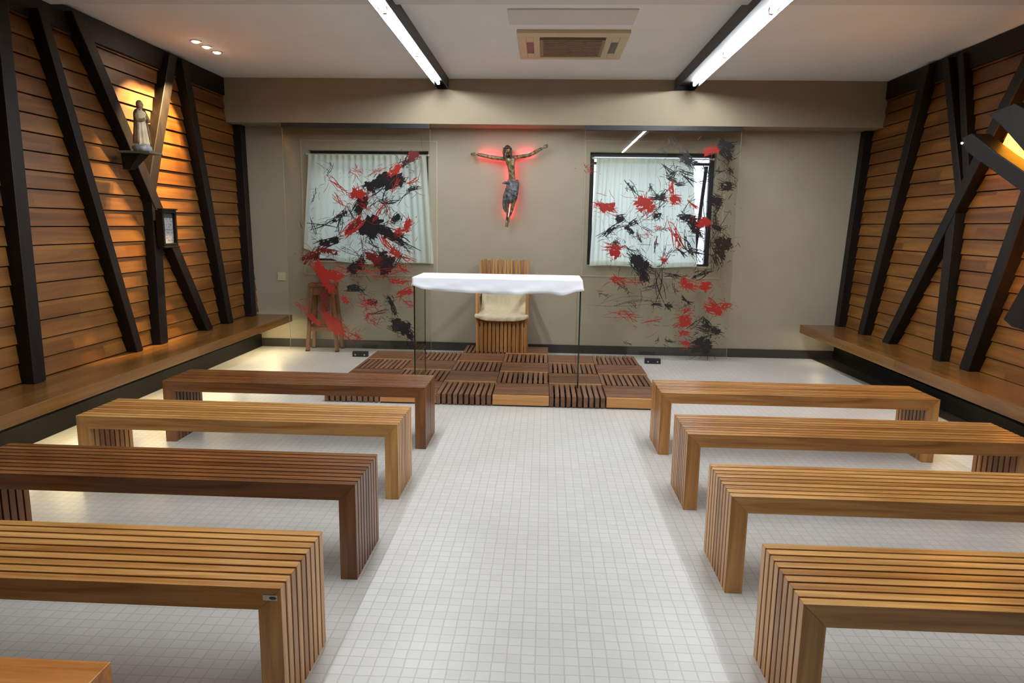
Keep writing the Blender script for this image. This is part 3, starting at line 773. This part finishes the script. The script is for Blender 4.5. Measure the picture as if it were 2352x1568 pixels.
PAINT_LEFT = """k -2.109 1.973 -1.897 2.110 0.154
k -1.909 2.014 -1.719 2.112 0.158
k -1.717 2.246 -1.588 2.333 0.051
d -1.608 2.333 -1.509 2.381 0.089
k -2.255 1.699 -2.131 1.886 0.122
k -2.540 1.597 -2.365 1.717 0.067
k -2.785 1.511 -2.539 1.617 0.032
k -2.802 1.613 -2.748 1.416 0.016
k -2.731 1.307 -2.475 1.385 0.087
k -2.200 1.474 -1.996 1.605 0.168
k -2.188 1.563 -2.019 1.448 0.148
k -1.997 1.537 -1.738 1.393 0.122
k -1.838 1.451 -1.578 1.253 0.043
k -1.917 1.508 -1.678 1.345 0.079
k -1.835 1.608 -1.724 1.668 0.079
k -1.631 1.969 -1.502 2.019 0.047
k -1.752 1.823 -1.592 1.980 0.016
k -1.992 1.843 -1.902 1.817 0.039
k -1.912 1.817 -1.762 1.842 0.028
k -1.922 1.821 -1.906 1.976 0.018
k -1.912 1.801 -1.875 1.666 0.018
k -2.120 1.407 -1.992 1.270 0.028
k -2.197 1.405 -2.193 1.247 0.010
k -1.993 1.210 -1.854 1.033 0.174
d -2.134 1.228 -1.984 1.121 0.108
k -2.353 1.004 -2.183 1.137 0.114
k -2.205 1.227 -2.200 1.087 0.043
k -2.382 0.806 -2.190 0.781 0.079
k -2.136 0.644 -2.030 0.626 0.067
k -1.889 0.710 -1.786 0.467 0.051
k -1.842 0.405 -1.639 0.286 0.142
k -1.689 0.346 -1.584 0.194 0.067
k -2.585 2.102 -2.530 2.275 0.010
k -2.271 1.874 -2.110 1.915 0.024
k -2.354 1.776 -2.277 1.640 0.020
k -2.438 1.638 -2.463 1.460 0.020
r -2.575 2.112 -2.350 1.902 0.039
r -2.511 1.910 -2.384 1.766 0.043
r -2.310 1.903 -2.145 1.953 0.099
r -2.268 1.990 -2.171 1.866 0.055
r -1.857 2.130 -1.727 2.246 0.067
f -2.303 2.211 -2.201 2.135 0.083
r -2.403 1.432 -2.196 1.622 0.099
d -2.361 1.482 -2.217 1.622 0.047
r -2.036 1.624 -1.928 1.801 0.032
r -1.892 1.802 -1.831 1.608 0.018
r -1.797 1.471 -1.612 1.523 0.059
r -1.656 1.532 -1.611 1.630 0.075
r -1.959 1.429 -1.830 1.273 0.043
r -1.860 1.272 -1.736 1.205 0.079
r -1.760 1.214 -1.589 1.148 0.043
r -1.810 1.958 -1.729 2.112 0.024
r -1.650 2.056 -1.511 2.096 0.024
f -2.106 2.127 -1.906 2.215 0.012
d -2.922 1.104 -2.692 1.254 0.075
d -2.712 1.258 -2.480 1.212 0.059
r -2.759 1.097 -2.622 0.878 0.110
r -2.659 0.998 -2.437 0.912 0.108
r -2.663 0.877 -2.544 0.748 0.075
f -2.555 1.081 -2.373 1.004 0.067
f -2.290 1.085 -2.007 1.000 0.079
f -2.007 0.990 -1.702 1.046 0.099
r -1.845 0.913 -1.632 0.893 0.047
r -1.766 0.733 -1.579 0.781 0.067
r -1.706 0.663 -1.580 0.604 0.028
r -2.443 0.679 -2.379 0.619 0.055
f -2.239 0.621 -2.024 0.595 0.079
r -2.198 0.602 -2.054 0.646 0.032
d -2.139 0.491 -1.923 0.526 0.028
r -2.165 0.429 -2.123 0.485 0.035
r -3.028 0.595 -2.891 0.543 0.032
d -2.678 0.735 -2.665 0.490 0.106
r -2.872 0.485 -2.732 0.334 0.055
r -2.675 0.510 -2.528 0.214 0.087
r -2.573 0.440 -2.423 0.247 0.075
r -2.536 0.297 -2.342 0.162 0.024
r -2.355 0.249 -2.228 0.185 0.018
r -2.309 0.254 -2.253 0.189 0.014
f -2.179 0.521 -2.018 0.339 0.047
k -2.795 1.809 -2.730 1.946 0.008
k -2.114 1.721 -1.991 1.878 0.014
r -2.213 1.797 -2.074 1.721 0.028
k -2.468 1.282 -2.206 1.207 0.012
r -1.742 1.095 -1.641 0.997 0.032
k -1.803 1.074 -1.700 1.215 0.020"""
PAINT_RIGHT = """k 1.562 2.395 1.698 2.275 0.118
k 1.384 2.597 1.570 2.423 0.014
k 1.970 2.528 2.124 2.484 0.122
k 2.011 2.483 2.104 2.363 0.095
k 2.091 2.270 2.124 2.196 0.043
k 1.943 2.212 2.073 2.247 0.024
k 1.349 2.280 1.487 2.207 0.028
k 1.419 2.150 1.486 2.226 0.051
k 1.408 2.150 1.501 2.113 0.043
k 1.503 2.081 1.602 2.092 0.035
k 0.931 2.091 1.087 1.947 0.047
k 1.232 1.943 1.407 1.913 0.063
k 1.389 1.999 1.321 1.893 0.043
k 0.828 1.666 0.925 1.687 0.079
k 0.930 1.562 1.062 1.660 0.055
k 0.657 1.466 0.889 1.606 0.039
k 0.719 1.481 0.793 1.569 0.051
k 0.949 1.581 1.034 1.505 0.055
k 1.061 1.670 1.400 1.847 0.012
k 1.563 1.696 1.766 1.680 0.091
k 1.680 1.660 1.782 1.575 0.114
k 1.724 1.574 1.848 1.499 0.075
k 1.272 1.721 1.350 1.712 0.067
k 1.915 1.901 2.035 1.884 0.130
k 2.010 2.054 2.152 2.061 0.099
k 1.952 1.616 2.051 1.569 0.063
k 1.985 1.404 2.169 1.388 0.130
k 2.018 1.337 2.093 1.232 0.087
k 2.038 1.473 2.131 1.378 0.071
k 1.031 1.252 1.245 1.070 0.166
k 1.126 1.097 1.216 0.947 0.091
k 0.809 1.411 0.879 1.373 0.051
k 1.367 1.101 1.381 0.705 0.039
k 1.279 1.500 1.338 1.258 0.020
k 1.359 1.141 1.506 1.309 0.016
k 1.167 0.847 1.371 0.914 0.016
k 1.293 0.684 1.408 0.652 0.035
k 1.757 1.010 1.957 1.083 0.059
k 1.443 1.030 1.624 1.010 0.039
k 1.461 0.687 1.542 0.639 0.051
k 1.634 0.770 1.740 0.693 0.039
k 1.872 0.395 2.120 0.370 0.079
k 1.905 0.506 1.989 0.418 0.055
k 1.733 0.412 1.908 0.506 0.024
k 1.795 0.190 2.024 0.226 0.154
k 1.914 0.183 2.008 0.114 0.091
k 1.464 0.250 1.584 0.236 0.024
k 0.987 0.218 1.052 0.191 0.008
k 1.393 0.283 1.386 0.211 0.006
k 0.631 0.656 1.302 0.718 0.006
k 0.646 0.797 0.786 0.759 0.008
k 0.870 0.641 1.302 0.714 0.010
k 1.612 1.505 1.745 1.274 0.051
k 1.660 1.341 1.900 1.277 0.035
k 1.795 1.353 1.826 1.159 0.024
k 1.544 1.329 1.664 1.263 0.032
k 1.087 1.535 1.121 1.420 0.032
k 0.939 1.358 1.078 1.302 0.020
k 1.197 2.072 1.239 1.997 0.028
k 1.533 2.236 1.688 2.191 0.032
k 1.555 2.170 1.712 2.097 0.039
k 1.796 2.285 1.841 2.230 0.032
k 1.769 2.107 1.835 2.117 0.012
k 1.741 1.927 1.580 1.735 0.016
k 1.940 1.816 1.962 1.161 0.028
k 1.971 1.779 2.041 1.875 0.028
k 1.972 1.760 1.995 1.549 0.039
k 1.974 1.278 2.030 1.162 0.047
k 1.300 1.539 1.453 1.579 0.010
k 1.525 0.957 1.572 0.819 0.012
k 0.917 0.945 1.021 0.808 0.010
k 0.798 0.943 0.979 0.867 0.008
k 1.426 1.366 1.378 1.151 0.012
k 1.212 1.768 1.325 1.808 0.014
k 1.104 1.593 1.261 1.538 0.012
k 1.292 2.475 1.379 2.430 0.010
r 1.054 1.823 1.245 1.873 0.142
r 1.123 1.929 1.222 1.758 0.095
r 0.527 1.831 0.696 1.814 0.028
r 0.645 1.798 0.808 1.797 0.087
r 0.598 1.855 0.796 1.752 0.059
r 1.445 2.097 1.468 1.952 0.053
r 1.451 1.914 1.556 1.891 0.110
r 1.663 1.888 1.771 1.810 0.026
r 1.796 1.652 1.896 1.648 0.118
r 1.811 2.449 1.963 2.488 0.087
f 0.463 2.229 0.532 2.230 0.067
r 0.720 1.345 0.924 1.338 0.071
r 0.781 1.287 0.887 1.275 0.095
f 1.429 1.666 1.582 1.349 0.091
r 1.511 1.590 1.591 1.350 0.051
r 1.375 1.219 1.444 1.191 0.055
r 0.797 0.982 0.960 0.942 0.063
f 0.956 0.942 1.138 0.929 0.028
r 1.625 0.929 1.812 0.903 0.087
r 1.640 0.998 1.691 0.871 0.055
r 1.860 0.914 1.963 0.890 0.110
r 1.944 0.667 2.125 0.591 0.099
r 1.953 0.747 2.061 0.670 0.051
r 2.101 0.660 2.222 0.697 0.051
f 0.763 0.578 1.143 0.510 0.067
f 0.941 0.606 1.125 0.469 0.091
f 1.215 0.471 1.413 0.471 0.039
r 1.650 0.471 1.750 0.513 0.138
r 1.673 0.592 1.743 0.633 0.051
r 1.658 0.335 1.760 0.342 0.063
r 1.684 0.228 1.769 0.196 0.063
f 1.554 0.418 1.671 0.461 0.039
r 1.299 1.567 1.356 1.588 0.032
r 1.185 1.517 1.206 1.479 0.024"""

screen(-3.115, -1.365, PAINT_LEFT, 5, 'clear hanging glass with slashing red and black brushwork, in front of the left window', 'black rail holding the painted glass over the stool', 2.0)
screen(.440, 2.215, PAINT_RIGHT, 9, 'clear hanging glass with scattered black and red splashes, in front of the right window', 'black rail holding the painted glass of the right window')
for x0, lb in ((-2.275, 'small black metal floor bracket left of the wooden platform'), (1.205, 'small black metal floor bracket right of the wooden platform')):
    root = empty('floor_bracket', (x0 + .095, 8.0, 0)); tag(root, lb, 'floor bracket', 'floor brackets beside the platform')
    b = MB(); b.box(-.092, .092, -.03, .03, 0, .062); b.build('block', MT['black'], root, bevel=.003)
    for e in (-.055, .055):
        b = MB(); b.tube([(e, -.0302, .026), (e, -.036, .026)], .009, 12); b.build('screw', MT['chrome'], root)

# ---------------------------------------------------------------- curtains
def curtain(x0t, x1t, x0b, x1b, zt, zb, hemf, y, pleats, label, rod):
    root = empty('window_curtain', ((x0t + x1t) / 2, y, zb)); tag(root, label, 'curtain', 'sheer curtains at the windows')
    cx = (x0t + x1t) / 2; nu, nv = 150, 24; rnd = random.Random(int(x0t * 100)); ph = [rnd.uniform(0, 6.28) for _ in range(6)]
    vs = []
    for j in range(nv + 1):
        v_ = j / nv
        for i in range(nu + 1):
            u = i / nu; a = x0t + (x1t - x0t) * u; c_ = x0b + (x1b - x0b) * u
            x = a + (c_ - a) * v_
            zb_ = hemf(u); z = zt + (zb_ - zt) * v_
            amp = .012 * (1 - .6 * v_)
            yy = amp * math.sin(pleats * 6.283 * u + ph[0] + .8 * math.sin(3 * u + ph[1])) + .009 * math.sin(11 * u + 2 * v_ + ph[2]) + .006 * math.sin(pleats * 3.1 * u + ph[3] + v_)
            vs.append((x - cx, yy, z - zb))
    fs = [(j * (nu + 1) + i, (j + 1) * (nu + 1) + i, (j + 1) * (nu + 1) + i + 1, j * (nu + 1) + i + 1) for j in range(nv) for i in range(nu)]
    b = MB(); b.add(vs, fs, 0, True); b.build('cloth', MT['curtain'], root, recalc=False)
    b = MB(); b.add([(v[0], v[1] - .004, v[2]) for v in vs[:2 * (nu + 1)]], fs[:nu], 0, True); b.build('heading_band', MT['curtain'], root, recalc=False)
    b = MB(); b.add([(v[0], v[1] - .004, v[2]) for v in vs[-(2 * (nu + 1)):]], fs[:nu], 0, True); b.build('hem', MT['curtain'], root, recalc=False)
    b = MB(); b.tube([(rod[0], y + .028, zt + .006), (rod[1], y + .028, zt + .006)], .008, 10)
    for xx in rod: b.sphere((xx, y + .028, zt + .006), .014, nu=10, nv=8)
    return b
r_ = curtain(-2.90, -1.46, -3.0, -1.37, 2.395, 1.09, lambda u: 1.09 + .17 * max(0, 1 - u / .30) ** 1.3 + .012 * math.sin(9 * u), 8.495, 20,
             'pale sheer curtain behind the left painted glass, lifted at its lower left corner', (-2.935, -1.435))
tag(r_.build('curtain_rod', MT['rod']), 'thin metal curtain rod at the window behind the stool side glass', 'curtain rod', 'curtain rods')
r_ = curtain(.60, 1.745, .555, 1.86, 2.385, 1.115, lambda u: 1.105 + .01 * math.sin(8 * u), 8.500, 24,
             'pale sheer curtain behind the right painted glass, leaving a bright uncovered strip', (.56, 1.99))
tag(r_.build('curtain_rod', MT['rod']), 'thin metal curtain rod across the right window with the bright strip', 'curtain rod', 'curtain rods')

# switch plate
sw_ = empty('wall_switch', (-3.317, YW, .90)); tag(sw_, 'square cream switch plate low on the altar wall, above the left ledge end', 'switch')
b = MB(); b.box(-.052, .052, -.009, -.0005, -.052, .052); b.build('plate', MT['white_plastic'], sw_, bevel=.003)
b = MB(); b.box(-.03, .03, -.013, -.0095, -.03, .03); b.build('rocker', MT['white_plastic'], sw_, bevel=.002)

# ---------------------------------------------------------------- outdoors, seen past the curtains
b = MB(); b.box(-7, 9, 8.9, 20, -.6, -.4)
tag(b.build('ground', flat('outdoor_paving', (.30, .30, .29, 1), .9)), kind='structure')
hd = MB(); rnd = random.Random(4)
for i in range(900):
    x, y, z = rnd.uniform(.2, 5.0), rnd.uniform(11.4, 12.0), rnd.uniform(-.4, 1.75); a = rnd.uniform(0, 6.28); q = rnd.uniform(.05, .10); t = rnd.uniform(-.6, .6)
    dx, dy, dz = q * math.cos(a), q * math.sin(a) * .6, q * t
    hd.add([(x, y, z), (x + dx * .5 - dz, y + dy, z + q * .35), (x + dx, y + dy, z + dz), (x + dx * .5 + dz, y - dy * .3, z - q * .35)], [(0, 1, 2, 3)])
tag(hd.build('hedge', flat('hedge_leaves', (.035, .07, .035, 1), .6), recalc=False), 'dim green hedge outside the right window, seen past the curtain', 'hedge')
b = MB(); b.box(-6.5, -.2, 10.6, 10.8, -.4, 2.9)  # added slab, stands here to dim daylight through the left window
tag(b.build('added_daylight_blocker', flat('daylight_blocker_grey', (.26, .27, .26, 1), .9)), 'added grey slab outside that cuts the daylight at the left window', 'light blocker')

# ---------------------------------------------------------------- framed panel on the left posts
fp = empty('framed_panel', (-3.565, 6.385, 1.337)); tag(fp, 'small dark framed panel of printed figures hung on the timber posts below the statue', 'framed picture')
b = MB(); w_, h_, t_ = .245, .338, .028
b.box(0, .04, -w_ / 2, -w_ / 2 + t_, .0, h_); b.box(0, .04, w_ / 2 - t_, w_ / 2, 0, h_); b.box(0, .04, -w_ / 2 + t_, w_ / 2 - t_, 0, t_); b.box(0, .04, -w_ / 2 + t_, w_ / 2 - t_, h_ - t_, h_)
b.box(-.03, .0, -w_ / 2, w_ / 2, 0, h_); b.box(-.005, .05, -w_ / 2 - .01, w_ / 2 + .01, h_, h_ + .014); b.box(-.005, .05, -w_ / 2 - .01, w_ / 2 + .01, -.014, 0)
b.build('frame', MT['post'], fp, bevel=.003)
m, t, bb = nt('printed_sheet'); tc = N(t, 'ShaderNodeTexCoord'); vo = N(t, 'ShaderNodeTexVoronoi'); vo.inputs['Scale'].default_value = 40; vo.inputs['Randomness'].default_value = .35
t.links.new(tc.outputs['Object'], vo.inputs['Vector'])
t.links.new(ramp(t, vo.outputs[0], [(.28, (.05, .06, .07)), (.42, (.30, .31, .31))]), bb.inputs['Base Color']); bb.inputs['Roughness'].default_value = .4
b = MB(); b.box(.001, .012, -w_ / 2 + t_, w_ / 2 - t_, t_, h_ - .075); sh = b.build('print', m, fp); tag(sh, 'grey printed sheet of small figures')
b = MB(); b.box(.001, .012, -w_ / 2 + t_, w_ / 2 - t_, h_ - .074, h_ - t_); b.build('title_strip', flat('title_strip', (.03, .034, .04, 1), .5), fp)

# ---------------------------------------------------------------- bracket shelf with the robed statue
SX, SY, SZ = -3.44, 5.90, 2.155
sh = empty('bracket_shelf', (SX, SY, SZ)); tag(sh, 'small dark wall shelf under the robed statue', 'shelf')
b = MB(); b.box(-.20, .085, -.075, .135, -.018, 0); b.build('shelf_board', flat('shelf_board_paint', (.10, .11, .085, 1), .5), sh, bevel=.004)
b = MB(); b.rings([[(x_ * .085 - .095, .02 + y_ * .07, -.0185) for x_, y_ in ((-1, -1), (1, -1), (1, 1), (-1, 1))], [(x_ * .03 - .16, .02 + y_ * .04, -.15) for x_, y_ in ((-1, -1), (1, -1), (1, 1), (-1, 1))]], smooth=False)
b.build('bracket', MT['plinth'], sh, bevel=.004)
sg = empty('robed_statue', (SX, SY - .02, SZ - .01)); tag(sg, 'small painted statue of a robed praying figure on the wall shelf', 'statue')
sg.rotation_euler = (0, 0, math.radians(72))     # the figure looks out into the room, towards the altar side
b = MB(); rn = random.Random(2)
b.sphere((0, 0, .035), (.075, .070, .040), nu=18, nv=10, fn=lambda d: 1 + .10 * math.sin(7 * d.x + 3 * d.z) + .08 * math.sin(9 * d.y + 2)); b.build('rock_base', MT['rock'], sg)
def robe_ring(z, rx, ry, k, amp, ph=0, cx=0, cy=0, n=48):
    return [(cx + math.cos(a) * rx * (1 + amp * math.sin(k * a + ph)), cy + math.sin(a) * ry * (1 + amp * math.sin(k * a + ph + 1)), z) for a in [2 * math.pi * i / n for i in range(n)]]
b = MB()
b.rings([robe_ring(.058, .058, .050, 9, .10), robe_ring(.085, .056, .048, 9, .09), robe_ring(.16, .046, .040, 9, .08, .4), robe_ring(.235, .040, .033, 9, .05, .6), robe_ring(.275, .044, .034, 9, .03), robe_ring(.315, .050, .034, 5, .02), robe_ring(.335, .040, .028, 5, .01), robe_ring(.345, .018, .018, 5, 0)])
b.build('robe', MT['robe'], sg)
# cloak: an open shell round the back and sides of the robe, front open
b = MB(); n_ = 30; rows = []
for z, rx, ry in ((.075, .072, .062), (.13, .068, .058), (.20, .060, .050), (.27, .056, .045), (.32, .058, .042), (.348, .044, .034), (.362, .022, .022)):
    out = []
    for i in range(n_):
        a = math.radians(-38 + 256 * i / (n_ - 1)) ; kf = 1 + .05 * math.sin(11 * a)
        out.append((math.cos(a) * rx * kf, math.sin(a) * ry * kf + .003, z))
    rows.append(out)
vs = [v for r0 in rows for v in r0]
b.add(vs, [(j * n_ + i, j * n_ + i + 1, (j + 1) * n_ + i + 1, (j + 1) * n_ + i) for j in range(len(rows) - 1) for i in range(n_ - 1)], 0, True)
o = b.build('cloak', MT['cloak'], sg, recalc=False); md = o.modifiers.new('t', 'SOLIDIFY'); md.thickness = .006
hd_ = MB()
def headfn(d):
    q = 1.0
    if d.y < -.6: q += .06 * math.exp(-((d.x / .25) ** 2 + ((d.z + .1) / .3) ** 2))
    if d.z < -.3: q -= .08 * abs(d.x)
    return q
hd_.sphere((0, -.004, .388), (.0235, .027, .033), nu=20, nv=14, fn=headfn); hd_.tube([(0, 0, .34), (0, -.002, .37)], [.014, .013], 12)
hd_.sphere((0, -.032, .386), (.004, .006, .008), nu=8, nv=6)
hm = hd_.build('head', MT['flesh'], sg)
b = MB(); b.sphere((0, .005, .396), (.0265, .028, .034), nu=20, nv=12, fn=lambda d: 1 + .04 * math.sin(14 * d.x + 9 * d.z)); b.build('hair', MT['cloak'], sg)
b = MB()
for e in (-1, 1): b.sphere((e * .009, -.0285, .392), (.0035, .002, .0022), nu=8, nv=6)
b.sphere((0, -.0275, .371), (.007, .002, .0022), nu=8, nv=6); b.build('painted_features', MT['hair'], hm)
for e in (-1, 1):
    skin('sleeve', [(e * .048, 0, .318, .018), (e * .058, -.020, .262, .019), (e * .030, -.052, .258, .015), (e * .012, -.064, .276, .011)], [(0, 1), (1, 2), (2, 3)], MT['cloak'], sg)
    skin('hand', [(e * .011, -.066, .278, .006, .004), (e * .005, -.069, .295, .006, .003), (e * .003, -.070, .315, .003, .002), (e * .006, -.073, .300, .002, .002)], [(0, 1), (1, 2), (1, 3)], MT['flesh'], sg)

# ---------------------------------------------------------------- carved corpus on the altar wall
CX, CY, CZ = -.470, 8.46, 2.0
def cp(px, py, y=0): return ((px - 1165) / 191.5, y, 2.405 + .014 - (py - 357) / 193 - CZ)
cr = empty('corpus_sculpture', (CX, CY, CZ)); tag(cr, 'dark bronze crucified figure with outstretched arms, backlit in red on the wall', 'sculpture')
def CV(px, py, y, rx, ry=None): a = cp(px, py, y); return (a[0], a[1], a[2], rx, ry or rx)
V = [CV(1178, 425, 0, .052, .040),      # 0 pelvis
     CV(1176.5, 409, -.005, .044, .034),  # 1 waist
     CV(1174.5, 393, -.014, .052, .040),  # 2 ribs
     CV(1173, 378, -.018, .062, .044),    # 3 chest
     CV(1171, 367, -.010, .046, .034),    # 4 upper chest
     CV(1168.5, 360, -.020, .022, .022),  # 5 neck
     CV(1154, 367, 0, .025, .024), CV(1138, 365.5, 0, .027), CV(1120, 363, 0, .0235), CV(1108, 360, 0, .024), CV(1094, 358.2, 0, .0165),   # 6-10 right arm
     CV(1187, 363, 0, .025, .024), CV(1203, 360.5, 0, .027), CV(1219, 357, 0, .0235), CV(1231, 350, 0, .024), CV(1245.5, 342, 0, .0165),    # 11-15 left arm
     CV(1171.5, 438, -.012, .034, .036), CV(1168.5, 463, -.045, .025), CV(1167, 482, -.025, .021), CV(1166, 503, -.010, .013),    # 16-19 right leg
     CV(1184, 438, -.008, .034, .036), CV(1181.5, 463, -.040, .025), CV(1177, 482, -.020, .021), CV(1170.5, 503, .004, .013),      # 20-23 left leg
     CV(1165.5, 512, -.022, .014, .012), CV(1163.5, 523, -.045, .012, .008), CV(1169, 512, -.004, .013, .012), CV(1167, 524, -.022, .011, .008)]  # feet
E_ = [(0, 1), (1, 2), (2, 3), (3, 4), (4, 5), (4, 6), (6, 7), (7, 8), (8, 9), (9, 10), (4, 11), (11, 12), (12, 13), (13, 14), (14, 15), (0, 16), (16, 17), (17, 18), (18, 19), (0, 20), (20, 21), (21, 22), (22, 23), (19, 24), (24, 25), (23, 26), (26, 27)]
skin('body', V, E_, MT['corpus'], cr)
for e, wr, fw in ((-1, cp(1094, 358.2), (-1, 0, -.05)), (1, cp(1245.5, 342), (.88, 0, .40))):
    fd = Vector(fw).normalized(); up = Vector((-fd.z, 0, fd.x)) * (1 if e > 0 else -1)
    W0 = Vector(wr); HV = [(*W0, .014, .012), (*(W0 + fd * .030), .020, .012)]; HE = [(0, 1)]
    for k in range(4):
        base = W0 + fd * .040 + up * (.0165 - .011 * k); i0 = len(HV); ln_ = (.036, .043, .040, .030)[k]
        HV += [(*base, .0058, .0058), (*(base + fd * ln_ * .5 + Vector((0, -.006, 0))), .0054, .0054), (*(base + fd * ln_ * .75 + Vector((0, -.020, 0))), .0038, .0038)]
        HE += [(1, i0), (i0, i0 + 1), (i0 + 1, i0 + 2)]
    i0 = len(HV); th = W0 + fd * .020 + up * .016
    HV += [(*th, .005, .005), (*(th + fd * .016 + up * .006 + Vector((0, -.012, 0))), .0042, .0042)]; HE += [(1, i0), (i0, i0 + 1)]
    skin('hand', HV, HE, MT['corpus'], cr, sub=2)
H = Vector(cp(1165.5, 350, -.045))
def jhead(d):
    q = 1.0
    if d.y < -.3: q += .05 * math.exp(-((d.x / .2) ** 2)) * (1 if -.4 < d.z < .3 else 0)
    if d.z < -.2: q -= .18 * abs(d.x) * -d.z
    if d.y < -.5: q -= .05 * (math.exp(-(((d.x - .38) / .18) ** 2 + ((d.z - .12) / .12) ** 2)) + math.exp(-(((d.x + .38) / .18) ** 2 + ((d.z - .12) / .12) ** 2)))
    return q
b = MB(); b.sphere(H, (.036, .042, .054), nu=28, nv=20, fn=jhead); b.sphere(H + Vector((0, -.046, -.008)), (.007, .010, .015), nu=10, nv=8)
for e in (-1, 1): b.sphere(H + Vector((e * .039, 0, -.004)), (.005, .009, .013), nu=8, nv=6)
hh = b.build('head', MT['corpus'], cr)
hh.location = (0, 0, 0)
b = MB()
for e in (-1, 1): b.sphere(H + Vector((e * .014, -.0395, .006)), (.006, .003, .003), nu=8, nv=6)
b.sphere(H + Vector((0, -.042, -.030)), (.011, .003, .003), nu=8, nv=6); b.build('eyes_and_mouth', MT['hair'], hh)
b = MB(); b.sphere(H + Vector((0, .010, .014)), (.042, .045, .052), nu=28, nv=16, fn=lambda d: (1 + .05 * math.sin(18 * d.x + 12 * d.z)) * (1 if d.y > -.55 or d.z > .3 else .80))
for e in (-1, 1): b.tube([H + Vector((e * .038, -.010, .03)), H + Vector((e * .045, -.018, -.02)), H + Vector((e * .040, -.016, -.065)), H + Vector((e * .045, -.02, -.095))], [.014, .015, .013, .005], 10)
b.build('hair', MT['hair'], cr)
b = MB(); b.sphere(H + Vector((0, -.024, -.052)), (.024, .022, .030), nu=16, nv=10, fn=lambda d: 1 + .06 * math.sin(20 * d.x)); b.build('beard', MT['hair'], cr)
b = MB(); pts_ = []
for i in range(25):
    a = 2 * math.pi * i / 24; pts_.append(H + Vector((math.cos(a) * .046, math.sin(a) * .05, .028 + .004 * math.sin(7 * a))))
b.tube(pts_, .006, 8); tag(b.build('crown_of_thorns', MT['hair'], cr), 'dark ring of thorns round the head')
# loincloth: wavy wrap, long fall on the viewer's left, knot at the hip
def lc(z_px, cx_px, rx, ry, y=0, amp=.06, ph=0):
    c0 = Vector(cp(cx_px, z_px, y))
    return [tuple(c0 + Vector((math.cos(a) * rx * (1 + amp * math.sin(7 * a + ph)), math.sin(a) * ry * (1 + amp * math.sin(9 * a + ph)), .012 * math.sin(a * 2 + ph)))) for a in [2 * math.pi * i / 40 for i in range(40)]]
b = MB(); b.rings([lc(416, 1178, .066, .052, -.004, .03), lc(424, 1178, .074, .060, -.006, .06, .5), lc(436, 1177, .076, .064, -.010, .07, 1.2), lc(448, 1176, .074, .066, -.018, .08, 2.0), lc(459, 1175, .068, .062, -.024, .09, 2.8), lc(467, 1174, .056, .052, -.024, .10, 3.4)])
b.rings([lc(436, 1167, .030, .036, -.012, .08), lc(452, 1163, .034, .034, -.016, .12, 1), lc(468, 1160.5, .030, .030, -.016, .12, 2), lc(480, 1161, .022, .022, -.012, .14, 3), lc(487, 1162.5, .008, .010, -.008, .1, 3)])
b.tube([cp(1168, 422, -.04), cp(1161, 422, -.045), cp(1154.5, 422.5, -.035)], [.016, .017, .008], 10)
b.tube([cp(1168, 430, -.066), cp(1177, 438, -.080), cp(1187, 441, -.062)], [.008, .011, .007], 8)
b.tube([cp(1170, 440, -.070), cp(1178, 449, -.086), cp(1188, 452, -.066)], [.006, .010, .006], 8)
b.build('loincloth', MT['loin'], cr)
b = MB()
for pa, pb in (((1102, 356.6), (1152, 362.6)), ((1186, 358.6), (1224, 351)), ((1171, 372), (1175, 418)), ((1176, 424), (1174, 466)), ((1171, 470), (1169, 500))):
    A = Vector(cp(*pa, .050)); B_ = Vector(cp(*pb, .050)); d = (B_ - A).normalized(); q = Vector((-d.z, 0, d.x)) * .0038
    b.hexa([A - q, A + q, A + q + Vector((0, .010, 0)), A - q + Vector((0, .010, 0)), B_ - q, B_ + q, B_ + q + Vector((0, .010, 0)), B_ - q + Vector((0, .010, 0))])
tag(b.build('light_strip', MT['red'], cr), 'red glowing strip behind the figure')
b = MB()
for px_, py_ in ((1130, 362), (1205, 357), (1176, 400), (1175, 450)):
    A = Vector(cp(px_, py_, 0)); b.box(A.x - .006, A.x + .006, .012, YW - CY - .001, A.z - .006, A.z + .006)
b.build('wall_mount', MT['black'], cr)
